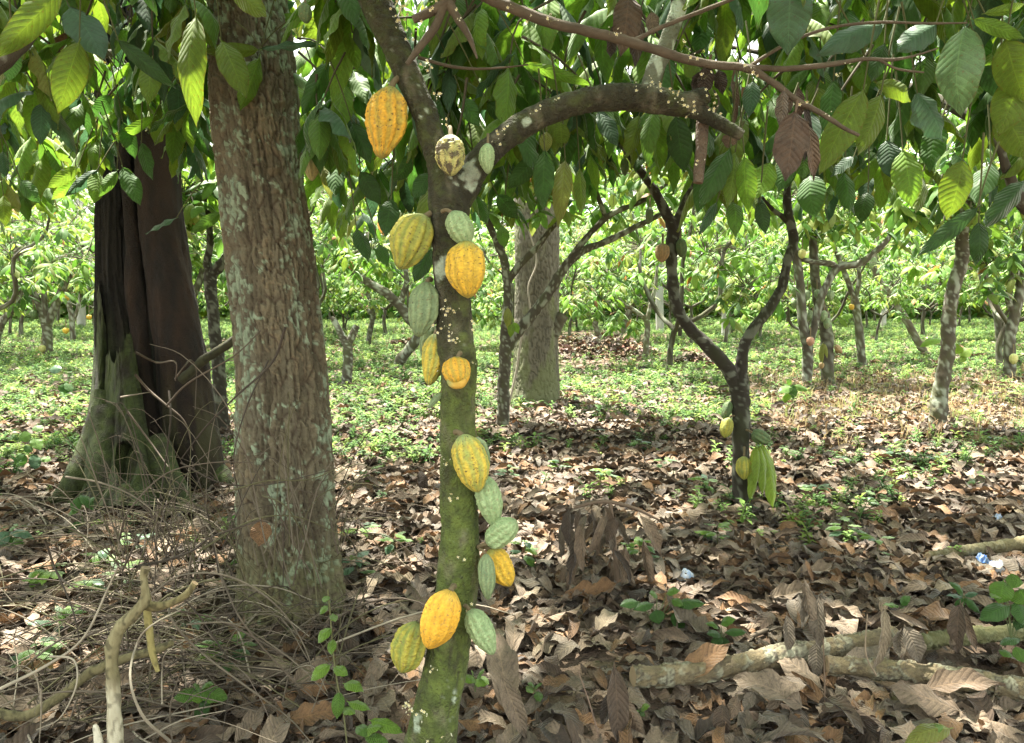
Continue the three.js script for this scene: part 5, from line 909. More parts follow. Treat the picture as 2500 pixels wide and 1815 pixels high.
{
  const HG = [herbGeo(1, 10, 0.16, 0.05), herbGeo(2, 8, 0.22, 0.07, 0.4), herbGeo(3, 12, 0.11, 0.042, 0.5)], BG = [bladeGeo(4, 9, 0.14), bladeGeo(5, 9, 0.21)];
  const R = rng(31337), herb = HG.map(() => []), dry = BG.map(() => []);
  const HC = [[0.13, 0.235, 0.05], [0.17, 0.275, 0.06], [0.08, 0.165, 0.035], [0.21, 0.3, 0.05], [0.055, 0.125, 0.03]], DC = [[0.32, 0.25, 0.12], [0.4, 0.33, 0.17], [0.24, 0.17, 0.09], [0.22, 0.26, 0.08], [0.3, 0.2, 0.11]];
  for (let i = 0; i < 130000; i++) {
    const d = 4.2 + Math.pow(R(), 0.9) * 38, x = (R() - 0.5) * (d * 1.5 + 2), z = -d, p = toPx(V(x, 0, z)), n = fbm(x * 0.5, 3, z * 0.5) + 0.4 * noise(x * 1.6, 1, z * 1.6);
    const left = p[0] < 960, dryZone = sm(1750, 1950, p[0]) * sm(6.6, 8.2, d) * sm(15, 11.5, d);
    if (R() < dryZone * 0.8) { if (n > -0.35 && R() < 0.3) dry[Math.floor(R() * 2)].push([x, z, R()]); continue; }
    let dens = (left ? sm(5.4, 9.2, d + n * 3) * 0.8 : sm(5.4, 11.5, d + n * 5) * 0.72) + 0.06; dens *= lerp(0.45, 1, sm(-0.22, 0.2, n + 0.3 * noise(x * 3.3, 7, z * 3.3)));
    if (d < 9.5) dens *= lerp(sm(-0.1, 0.25, n) * 1.25, 1, sm(6, 9.5, d));
    if (Math.hypot(p[0] - 1440, (p[1] - 860) * 3) < 150) dens *= 0.2;
    if (R() > dens) continue;
    herb[Math.floor(R() * 3)].push([x, z, R(), d]);
  }
  const U = V(0, 1, 0);
  const fill = (geos, lists, tones, label, name, cat, grow) => geos.forEach((g, k) => {
    const l = lists[k], im = new THREE.InstancedMesh(g, LEAF.herb, l.length); im.name = numbered(name);
    l.forEach(([x, z, r, d], i) => { const s = (0.6 + 0.8 * r) * grow(d), m = new THREE.Matrix4().compose(V(x, gh(x, z) - 0.01, z), new THREE.Quaternion().setFromAxisAngle(U, r * 99), V(s, s, s)); im.setMatrixAt(i, m); const c = tones[Math.floor(r * 7919) % tones.length], kk = 0.7 + 0.6 * ((r * 313) % 1); im.setColorAt(i, rgb(c.map(q => q * kk))); });
    im.userData = { kind: 'stuff', label: label[k], category: cat }; im.receiveShadow = true; scene.add(im);
  });
  fill(HG, herb, HC, ['green small-leaved weeds covering the ground between the trees', 'taller green weeds scattered through the ground cover', 'low dense green weeds on the plantation floor'], 'weeds', 'weeds', d => d < 8 ? 0.8 : 0.9);
  fill(BG, dry, DC, ['short straw-coloured dry grass on the right', 'longer straw-coloured dry grass on the right'], 'dry_grass', 'grass', () => 1);
}
// heap of dry leaves in the middle distance, and little heaps
function heap(label, px, py, rx, rz, h, n, seed) {
  const g = ground(px, py), R = rng(seed), im = new THREE.InstancedMesh(DG[0], DEADI, n); im.name = numbered('leaf_heap'); im.position.copy(g);
  for (let i = 0; i < n; i++) { const a = R() * 6.283, r = Math.sqrt(R()), x = Math.cos(a) * r * rx, z = Math.sin(a) * r * rz, y = h * (1 - r * r) * (0.5 + 0.5 * R()); const b = R() * 6.28; im.setMatrixAt(i, leafMatrix(V(x, y, z), V(Math.cos(b), R() * 0.9 - 0.4, Math.sin(b)), V(R() - 0.5, 1, R() - 0.5), 0.2 + 0.1 * R(), 0.09)); im.setColorAt(i, rgb(BROWNS[Math.floor(R() * 6)].map(q => q * (0.9 + 0.5 * R())))); }
  im.userData = { label, category: 'leaf heap', kind: 'stuff' }; scene.add(im);
}
heap('wide heap of pale dry leaves and cut branches behind the grey trunk', 1445, 870, 1.7, 1.0, 0.5, 700, 5);
heap('small brown leaf heap in the weeds left of the pod trunk', 985, 855, 0.5, 0.4, 0.3, 120, 6);
heap('brown heap of leaves by the left limb of the Y-shaped tree', 1690, 905, 0.4, 0.4, 0.4, 130, 7);

// ---------------------------------------------------------------- wilted, standing bunches of dead leaves
function wilted(label, px, py, list, d) {
  const g = d ? at(px, py, d) : ground(px, py), dd = depthOf(g), t = thing('wilted_branch', label, 'dead branch', g.clone());
  for (const [bx, by, tx, ty, w, tone, gi, dz = 0] of list) {
    const B = at(bx, by, dd + dz), T2 = at(tx, ty, dd + dz - 0.03), D = T2.sub(B), N = CAM.clone().sub(B).normalize().add(V(hash(bx, ty) - 0.5, 0.2, 0));
    const m = new THREE.Mesh(DG[gi], DEAD[tone]); m.name = 'dead_leaf'; m.castShadow = m.receiveShadow = true;
    leafMatrix(B.sub(t.position), D, N, D.length(), w * dd / FPX).decompose(m.position, m.quaternion, m.scale); t.add(m);
  }
  return t;
}
{
  const R = rng(12), list = [];
  for (let i = 0; i < 32; i++) { const bx = 1370 + R() * 260, by = 1225 + R() * 165 + Math.abs(bx - 1490) * 0.2; list.push([bx, by, bx + (R() - 0.5) * 90 + (bx - 1500) * 0.12, by + 60 + R() * 75, 18 + R() * 20, [1, 4, 0, 6, 7][Math.floor(R() * 5)], [0, 1, 2, 3, 4, 5, 2, 5][Math.floor(R() * 8)], (R() - 0.5) * 0.7]); }
  const t = wilted('broken branch with a curtain of wilted brown leaves standing in the litter', 1500, 1445, list);
  const dd = depthOf(t.position);
  part('stem', tube(pxPath([[1400, 1240, 8], [1470, 1225, 10], [1540, 1238, 9], [1610, 1270, 6]], dd), { radial: 7, seg: 20, col: () => [0.13, 0.09, 0.06] }), TWIG, t);
  part('stem', tube(pxPath([[1490, 1228, 10], [1500, 1330, 12], [1510, 1460, 14]], dd), { radial: 7, seg: 14, col: () => [0.13, 0.09, 0.06] }), TWIG, t);
}
wilted('tall grey-brown dead leaves standing up through the left log', 1990, 1650, [[1965, 1420, 1990, 1560, 34, 2, 3], [2000, 1460, 2005, 1585, 40, 4, 0], [1975, 1440, 1960, 1540, 24, 4, 4, 0.02], [1995, 1570, 1998, 1660, 38, 4, 0], [1968, 1368, 1986, 1424, 16, 3, 2]], 2.95);
wilted('grey folded dead leaf leaning on the left log', 1925, 1600, [[1922, 1503, 1925, 1598, 30, 4, 0]], 3.0);
wilted('tan rolled dead leaf standing between the two logs', 2145, 1645, [[2160, 1488, 2130, 1640, 40, 5, 2], [2170, 1490, 2270, 1540, 24, 2, 2, 0.1]], 2.85);
wilted('dark grey drooping dead leaf beside the tan rolled one', 2220, 1620, [[2210, 1530, 2245, 1620, 54, 4, 0], [2200, 1540, 2190, 1610, 36, 4, 4]], 2.9);
wilted('dark brown hooded dead leaf by the right-hand log', 2340, 1600, [[2345, 1475, 2340, 1600, 42, 1, 0], [2350, 1480, 2385, 1590, 30, 0, 2], [2350, 1478, 2320, 1590, 34, 7, 3]], 3.0);
wilted('dark brown pair of dead leaves standing in the near litter', 1510, 1800, [[1500, 1630, 1506, 1815, 56, 1, 0], [1515, 1700, 1580, 1815, 40, 0, 3, 0.05], [1490, 1690, 1470, 1780, 30, 6, 4, 0.05]], 2.55);
wilted('long tan dead leaf leaning beside the foot of the pod trunk', 1260, 1790, [[1224, 1648, 1286, 1805, 50, 2, 0]], 2.55);
wilted('dark upright dead leaf behind the left side of the pod trunk', 1030, 1210, [[1026, 1150, 1036, 1210, 26, 6, 0], [1020, 1160, 1045, 1205, 18, 1, 3]]);
wilted('brown dead leaves standing left of the log end', 1770, 1790, [[1765, 1720, 1770, 1810, 46, 1, 0], [1800, 1700, 1780, 1760, 34, 0, 3], [1840, 1690, 1815, 1740, 30, 4, 4]], 2.6);
wilted('orange-brown leaf caught upright against the foot of the shade tree', 640, 1330, [[640, 1272, 632, 1335, 50, 3, 6]], 3.05);

// ---------------------------------------------------------------- logs
const logCol = seed => q => { const n = fbm(q.x * 9 + seed, q.y * 9, q.z * 9), a = cells(q.x * 30 + seed, (q.z + q.y) * 48, 4), m = noise(q.x * 80, q.y * 80, q.z * 80); let c = mix3([0.1, 0.078, 0.042], [0.2, 0.155, 0.08], clamp(0.5 + n * 1.2 + m * 0.3, 0, 1)); const k = sm(-0.12, 0.1, n + (a[2] - 0.5) * 0.5); c = mix3(c, mix3([0.14, 0.137, 0.09], [0.25, 0.245, 0.17], clamp(a[2] + m * 0.4, 0, 1)), k * 0.85); c = mix3(c, [0.05, 0.036, 0.022], 0.55 * sm(0.15, 0.42, noise(q.x * 16 + seed, q.y * 130, q.z * 130)) + 0.3 * sm(0.1, 0.4, noise(q.x * 50, q.y * 50, q.z * 50 + seed))); return mix3(c, [0.05, 0.036, 0.024], 0.85 * (1 - sm(0.02, 0.13, a[1])) * clamp(k + 0.35, 0, 1)); };
const logDisp = seed => (q, th, v, r) => { const a = cells(q.x * 30 + seed, (q.z + q.y) * 48, 4), n = fbm(q.x * 9 + seed, q.y * 9, q.z * 9); return r * 0.12 * noise(q.x * 6, q.y * 6, q.z * 6) + sm(-0.12, 0.1, n + (a[2] - 0.5) * 0.5) * (0.005 * a[2] + 0.004) * sm(0.02, 0.12, a[1]) + 0.0025 * noise(q.x * 90, q.y * 90, q.z * 90) + 0.003 * noise(q.x * 18, q.y * 110, q.z * 110); };
function log(label, pts, seed, o = {}) {
  const P = pts.map(([x, y, w]) => { const g = ground(x, y + w * 0.45), d = depthOf(g) - 0.1, r = w * 0.95 / 2 * d / FPX; return [at(x, y, d), r]; });
  const t = thing('fallen_log', label, 'log', P[0][0].clone());
  part('log', tube(P, { radial: 48, seg: 150, disp: logDisp(seed), col: logCol(seed), cap: true, capStart: true, capCol: [0.3, 0.22, 0.13], ...o }), BARK, t); return t;
}
log('flaking pale fallen log on the left of the two at lower right', [[1545, 1652, 46], [1660, 1648, 52], [1790, 1626, 50], [1919, 1600, 48], [2040, 1583, 48], [2130, 1566, 50], [2180, 1552, 46]], 3);
log('tan fallen log crossing the right-hand bottom edge in front of the other', [[2020, 1622, 44], [2120, 1632, 46], [2215, 1642, 48], [2330, 1660, 52], [2440, 1675, 54], [2560, 1694, 56]], 9);
log('dim greenish fallen log behind the hooded leaf at right', [[2235, 1570, 34], [2330, 1557, 34], [2420, 1549, 36], [2540, 1540, 36]], 15, { col: q => mix3(logCol(15)(q), [0.11, 0.12, 0.04], 0.6) });
log('mossy brown branch lying at the right edge above the plastic scraps', [[2265, 1358, 14], [2330, 1349, 20], [2420, 1337, 27], [2540, 1322, 32]], 21, { radial: 20, col: q => mix3(logCol(21)(q), [0.12, 0.1, 0.04], 0.65) });
function stick(label, pts, col = [0.16, 0.115, 0.075], d) {
  const P = pts.map(([x, y, w, lift = 0]) => { const g = ground(x, y + w * 0.4), dd = (d ?? depthOf(g)) - lift; return [at(x, y, dd), w / 2 * dd / FPX]; });
  const t = thing('fallen_stick', label, 'stick', P[0][0].clone());
  part('stick', tube(P, { radial: 9, seg: 50, disp: knob(0.25), col: q => { const n = noise(q.x * 60, q.y * 60, q.z * 60); return col.map(c => c * (1 + 0.35 * n)); }, cap: true }), TWIG, t);
}
stick('long thin stick slanting through the litter right of the trunk', [[1300, 1385, 7], [1380, 1410, 8], [1441, 1435, 9], [1534, 1494, 10], [1610, 1530, 11], [1690, 1568, 12]]);
stick('straight stick lying level behind the long slanting one', [[1418, 1538, 7], [1500, 1548, 8], [1590, 1550, 9], [1680, 1556, 10]]);
stick('bent brown stick rising beside the left log', [[1785, 1592, 10], [1800, 1572, 12], [1850, 1548, 12], [1900, 1532, 11], [1960, 1527, 9], [2010, 1530, 6]], [0.13, 0.1, 0.07]);
stick('dark stick lying at the bottom right corner', [[2340, 1770, 8], [2400, 1786, 9], [2510, 1790, 9]], [0.09, 0.07, 0.05]);
stick('thin twig standing by the rolled tan leaf', [[2118, 1500, 3], [2115, 1600, 4], [2140, 1650, 5]], [0.2, 0.15, 0.1], 2.75);
stick('thin upright twig rising from the near litter on the right', [[2010, 1560, 3], [2013, 1640, 4], [2014, 1715, 4]], [0.12, 0.08, 0.05], 2.7);
stick('fine twig standing in the litter below the long stick', [[1412, 1640, 3], [1440, 1720, 4], [1465, 1810, 4]], [0.15, 0.1, 0.07], 2.5);

// ---------------------------------------------------------------- plastic scraps
function scrap(label, px, py, w, h, cols, seed) {
  const g = ground(px, py + h / 2), d = depthOf(g), t = thing('plastic_scrap', label, 'plastic scrap', g.clone()), n = 14, pos = [], idx = [], c = [], R = rng(seed), ww = w * d / FPX, hh = h * d / FPX, o = R() * 40;
  for (let j = 0; j <= n; j++) for (let i = 0; i <= n; i++) {
    const u = i / n - 0.5, v = j / n - 0.5, e = Math.hypot(u, v) * 2, f = 1 + 0.25 * noise(u * 4 + o, v * 4, 1);
    pos.push(u * ww * f, hh * (0.9 * Math.max(0, 1 - e * e) + 0.5 * noise(u * 5 + o, v * 5, 2) + 0.25 * noise(u * 12, v * 12 + o, 3)) + 0.012, v * ww * 0.7 * f);
    c.push(...(noise(u * 5 + o, v * 5, 8) > 0.05 ? cols[1] : cols[0]));
  }
  for (let j = 0; j < n; j++) for (let i = 0; i < n; i++) { const a = j * (n + 1) + i; idx.push(a, a + n + 1, a + 1, a + 1, a + n + 1, a + n + 2); }
  const q = new THREE.BufferGeometry(); q.setAttribute('position', new THREE.Float32BufferAttribute(pos, 3)); q.setAttribute('color', new THREE.Float32BufferAttribute(c, 3)); q.setIndex(idx); q.computeVertexNormals();
  part('film', q, new THREE.MeshPhysicalMaterial({ vertexColors: true, roughness: 0.4, transmission: 0.25, thickness: 0, clearcoat: 0.4, side: THREE.DoubleSide }), t, true);
}
const WHITE = [0.6, 0.65, 0.7], BLUE = [0.06, 0.2, 0.6], PALE = [0.35, 0.48, 0.68];
scrap('clear crumpled plastic sachet with blue print alone in the middle litter', 1673, 1406, 46, 24, [WHITE, PALE], 3);
scrap('bright blue plastic scrap left of the white one', 2397, 1367, 40, 20, [BLUE, PALE], 4);
scrap('crumpled white plastic bag among the scraps at right', 2435, 1388, 56, 32, [WHITE, WHITE], 5);
scrap('small blue plastic scrap touching the white bag on its right', 2472, 1393, 26, 16, [BLUE, BLUE], 6);
scrap('faint pale blue scrap at the end of the mossy branch', 2340, 1356, 24, 12, [PALE, WHITE], 7);
scrap('pale plastic scrap higher up near the right edge', 2436, 1268, 28, 18, [PALE, WHITE], 8);

// ---------------------------------------------------------------- seedlings
function plant(label, px, py, leaves, o = {}) {
  const g = o.d ? at(px, py, o.d) : ground(px, py), d = o.d ?? depthOf(g), t = thing(o.name || 'seedling', label, o.cat || 'seedling', g.clone());
  for (const [bx, by, tx, ty, w, kind = 'mid', dz = 0] of leaves) {
    const B = at(bx, by, d + dz), T2 = at(tx, ty, d + dz - 0.03), D = T2.clone().sub(B), N = CAM.clone().sub(B).normalize().multiplyScalar(0.9).add(V((hash(bx, by) - 0.5) * 0.8, 0.8, 0));
    const m = new THREE.Mesh(LG[Math.floor(hash(bx, ty) * 4)], LEAF[kind]); m.name = 'leaf'; m.castShadow = m.receiveShadow = true;
    leafMatrix(B.clone().sub(t.position), D, N, D.length(), w * d / FPX).decompose(m.position, m.quaternion, m.scale); t.add(m);
    const S = o.stem ? null : g;
    if (S) part('stem', tube([[S, 0.0022], [S.clone().lerp(B, 0.6).add(V(0, 0.015, 0)), 0.0018], [B, 0.0014]], { radial: 4, seg: 5, col: () => [0.08, 0.1, 0.035] }), TWIG, t);
  }
  if (o.stem) part('stem', tube(pxPath(o.stem.map(p => [...p, 4]), d), { radial: 5, seg: 30, col: () => [0.1, 0.1, 0.04] }), TWIG, t);
  return t;
}
plant('broad-leaved green seedling among the twigs at bottom left', 488, 1770, [[486, 1692, 422, 1706, 40, 'mid'], [488, 1690, 558, 1708, 44, 'mid'], [484, 1688, 482, 1720, 36, 'bright'], [490, 1686, 470, 1672, 22, 'mid'], [494, 1712, 508, 1745, 26, 'deep'], [498, 1730, 455, 1770, 30, 'deep'], [500, 1735, 492, 1785, 24, 'deep'], [492, 1680, 520, 1668, 20, 'mid']]);
plant('light green heart-leaved vine climbing left of the lowest pods', 835, 1800, [[800, 1455, 790, 1472, 20, 'bright'], [812, 1500, 818, 1520, 20, 'bright'], [808, 1535, 773, 1570, 30, 'bright'], [812, 1562, 808, 1600, 24, 'bright'], [805, 1625, 755, 1662, 32, 'bright'], [815, 1630, 850, 1650, 28, 'bright'], [828, 1690, 822, 1760, 32, 'mid'], [840, 1670, 888, 1685, 32, 'bright'], [850, 1715, 905, 1735, 26, 'bright'], [838, 1730, 868, 1745, 26, 'bright'], [870, 1775, 900, 1795, 30, 'mid'], [880, 1790, 935, 1775, 32, 'bright'], [800, 1480, 780, 1500, 16, 'bright'], [905, 1760, 985, 1790, 34, 'bright'], [890, 1800, 950, 1815, 30, 'mid']], { d: 2.35, stem: [[800, 1440], [806, 1500], [812, 1580], [822, 1660], [838, 1740], [848, 1830]], name: 'climbing_vine', cat: 'vine' });
plant('dark green seedling with round leaves right of the trunk in the litter', 1600, 1540, [[1560, 1470, 1512, 1480, 28, 'deep'], [1595, 1475, 1545, 1490, 26, 'deep'], [1600, 1490, 1610, 1525, 38, 'deep'], [1640, 1500, 1672, 1535, 34, 'deep'], [1640, 1465, 1670, 1480, 24, 'mid'], [1605, 1455, 1585, 1448, 22, 'mid'], [1628, 1450, 1660, 1440, 22, 'mid'], [1650, 1475, 1725, 1475, 32, 'deep']]);
plant('dark green seedling before the start of the left log', 1765, 1580, [[1760, 1550, 1725, 1548, 24, 'deep'], [1765, 1555, 1735, 1580, 26, 'deep'], [1770, 1558, 1770, 1590, 24, 'deep'], [1772, 1545, 1825, 1545, 22, 'deep'], [1760, 1525, 1796, 1510, 26, 'mid'], [1755, 1535, 1725, 1520, 18, 'mid']]);
plant('leafy green shrub shoot at the right edge above the logs', 2470, 1570, [[2450, 1420, 2440, 1475, 54, 'mid'], [2490, 1440, 2510, 1480, 60, 'mid'], [2465, 1480, 2390, 1515, 46, 'deep'], [2480, 1470, 2500, 1530, 40, 'deep'], [2455, 1415, 2500, 1425, 40, 'mid'], [2440, 1450, 2420, 1460, 26, 'bright'], [2490, 1560, 2440, 1575, 24, 'deep'], [2480, 1580, 2500, 1620, 30, 'mid'], [2440, 1590, 2475, 1605, 22, 'mid'], [2510, 1500, 2480, 1540, 40, 'dark']], { d: 3.0 });
plant('slender dark green seedling behind the hooded dead leaf', 2345, 1510, [[2352, 1455, 2322, 1420, 20, 'deep'], [2350, 1460, 2335, 1500, 22, 'deep'], [2355, 1460, 2395, 1500, 20, 'deep'], [2356, 1455, 2390, 1450, 18, 'blue'], [2350, 1458, 2310, 1455, 16, 'blue']]);
plant('small green seedling left of the dark drooping leaf', 2215, 1510, [[2200, 1478, 2222, 1455, 22, 'deep'], [2195, 1480, 2155, 1478, 18, 'mid'], [2200, 1482, 2222, 1506, 20, 'deep'], [2230, 1520, 2265, 1520, 16, 'mid'], [2235, 1525, 2260, 1555, 18, 'mid'], [2230, 1515, 2210, 1520, 14, 'deep']]);
plant('glossy green seedling at the left edge of the litter', 40, 1360, [[20, 1300, -10, 1335, 40, 'blue'], [25, 1300, 82, 1312, 24, 'blue'], [22, 1295, 45, 1282, 20, 'mid'], [25, 1310, 30, 1370, 36, 'deep'], [20, 1330, 5, 1365, 34, 'deep'], [35, 1315, 55, 1335, 20, 'mid']]);
plant('dark green seedling in the litter before the hollow tree', 205, 1310, [[195, 1210, 230, 1245, 24, 'deep'], [190, 1215, 180, 1255, 26, 'deep'], [205, 1280, 215, 1335, 28, 'blue'], [200, 1275, 165, 1300, 22, 'deep'], [200, 1240, 160, 1260, 18, 'mid'], [210, 1230, 235, 1215, 20, 'deep']]);
plant('bright green sprout at the foot of the pod trunk', 1160, 1690, [[1160, 1660, 1195, 1672, 34, 'bright'], [1158, 1655, 1135, 1665, 28, 'bright'], [1165, 1655, 1185, 1635, 18, 'mid'], [1155, 1650, 1150, 1638, 14, 'bright']], { d: 2.6 });
plant('small bright sprout in the litter right of the trunk foot', 1310, 1720, [[1300, 1680, 1285, 1690, 22, 'bright'], [1305, 1680, 1325, 1670, 18, 'mid'], [1312, 1690, 1318, 1715, 24, 'mid'], [1305, 1678, 1290, 1668, 14, 'mid']], { d: 2.7 });
plant('tiny green sprout beside the dark standing leaves', 1570, 1745, [[1560, 1735, 1545, 1740, 16, 'bright'], [1565, 1735, 1585, 1722, 20, 'bright'], [1562, 1738, 1575, 1750, 14, 'mid']], { d: 2.65 });
plant('heart-leaved plant standing dark against the sunny weeds at left', 160, 990, [[158, 935, 162, 965, 34, 'deep'], [160, 935, 176, 960, 20, 'deep'], [155, 940, 148, 962, 16, 'deep'], [150, 900, 118, 905, 26, 'blue']]);
plant('low broad-leaved weeds at left before the sunny patch', 80, 1160, [[75, 1060, 45, 1075, 30, 'mid'], [80, 1070, 100, 1100, 30, 'mid'], [85, 1040, 100, 1055, 26, 'mid'], [60, 1110, 40, 1140, 28, 'deep'], [80, 1110, 90, 1150, 28, 'blue'], [75, 1090, 60, 1105, 24, 'deep'], [180, 1080, 205, 1085, 24, 'bright'], [100, 1120, 125, 1125, 20, 'mid']]);
plant('yellow-green fallen leaf curled at the bottom right', 2255, 1800, [[2320, 1780, 2205, 1812, 50, 'yellow'], [2285, 1770, 2295, 1790, 26, 'bright']], { d: 2.36, name: 'fresh_fallen_leaf', cat: 'leaf' });
plant('small green plant with round leaves beside the scarred tree', 2345, 890, [[2335, 865, 2338, 840, 30, 'lime'], [2345, 870, 2372, 850, 34, 'lime'], [2345, 872, 2360, 882, 24, 'lime'], [2300, 830, 2245, 843, 24, 'bright']], { d: dOf(2345, 950) });
plant('leafy weed before the pink-podded tree', 1935, 1010, [[1935, 945, 1898, 960, 26, 'mid'], [1935, 940, 1938, 975, 22, 'deep'], [1938, 942, 1975, 955, 20, 'mid'], [1930, 960, 1910, 985, 18, 'bright'], [1932, 940, 1920, 925, 16, 'mid']]);
plant('young banana plant with an upright leaf in the far sunlight', 2050, 850, [[2050, 775, 2042, 725, 22, 'lime'], [2052, 775, 2090, 770, 18, 'bright'], [2048, 778, 2010, 785, 18, 'bright'], [2050, 780, 2070, 800, 16, 'lime']], { d: dOf(2050, 842), name: 'banana_plant', cat: 'plant' });
plant('pink and green young leaves drooping on the slim dark cacao stem', 1245, 780, [[1240, 752, 1240, 805, 20, 'yellow'], [1250, 790, 1246, 825, 18, 'lime'], [1255, 788, 1266, 815, 18, 'bright'], [1236, 755, 1234, 795, 12, 'yellow']], { d: dOf(1227, 1065) - 0.25, name: 'young_shoot', cat: 'shoot' });
plant('pale yellow dead-looking shoot on the loaded tree', 2010, 880, [[2010, 838, 2003, 885, 14, 'yellow'], [2014, 840, 2020, 876, 9, 'yellow'], [2008, 845, 2008, 890, 8, 'yellow']], { d: dOf(2021, 945) - 0.25, name: 'young_shoot', cat: 'shoot' });
{ // little seedlings scattered through the litter
  const R = rng(606);
  const spots = [[1370, 1160], [1750, 1340], [2060, 1330], [2140, 1250], [1920, 1130], [2180, 1130], [1560, 1110], [1450, 1080], [1330, 1090], [900, 1190], [960, 1360], [870, 1420], [2380, 1200], [2100, 1060], [1690, 1000], [900, 1060], [300, 1440], [120, 1450], [220, 1480], [2140, 1370], [1560, 1380], [1280, 1380], [330, 1360], [880, 1330], [1180, 1250], [1720, 1210], [1990, 1230], [2290, 1150], [1400, 1000], [2420, 1100], [150, 1560], [560, 1650], [650, 1490], [90, 1640], [250, 1400], [470, 1560], [620, 1400], [1240, 1180], [1480, 1180], [1620, 1160], [1960, 1060], [2060, 1150]];
  for (const [x, y] of spots) {
    const g = ground(x, y), t = thing('seedling', 'little green seedling coming up through the brown litter', 'seedling', g.clone(), 'little seedlings in the litter');
    const n = 6 + Math.floor(R() * 5), ks = ['mid', 'deep', 'bright', 'mid', 'blue'];
    for (let i = 0; i < n; i++) { const a = i * 2.4 + R(), B = V(Math.cos(a) * 0.02, 0.05 + R() * 0.09, Math.sin(a) * 0.02), L = 0.06 + 0.06 * R(), o = new THREE.Mesh(LG[i % 5], LEAF[ks[Math.floor(R() * 5)]]); o.name = 'leaf'; leafMatrix(B, V(Math.cos(a), 0.2 - 0.5 * R(), Math.sin(a)), V(Math.cos(a) * 0.3, 1, Math.sin(a) * 0.3), L, L * 0.5).decompose(o.position, o.quaternion, o.scale); t.add(o); }
    part('stem', tube([[V(0, -0.01, 0), 0.003], [V(0.004, 0.07, 0), 0.0025], [V(0, 0.14, 0.005), 0.0015]], { radial: 5, seg: 6, col: () => [0.09, 0.1, 0.035] }), TWIG, t, true);
  }
}

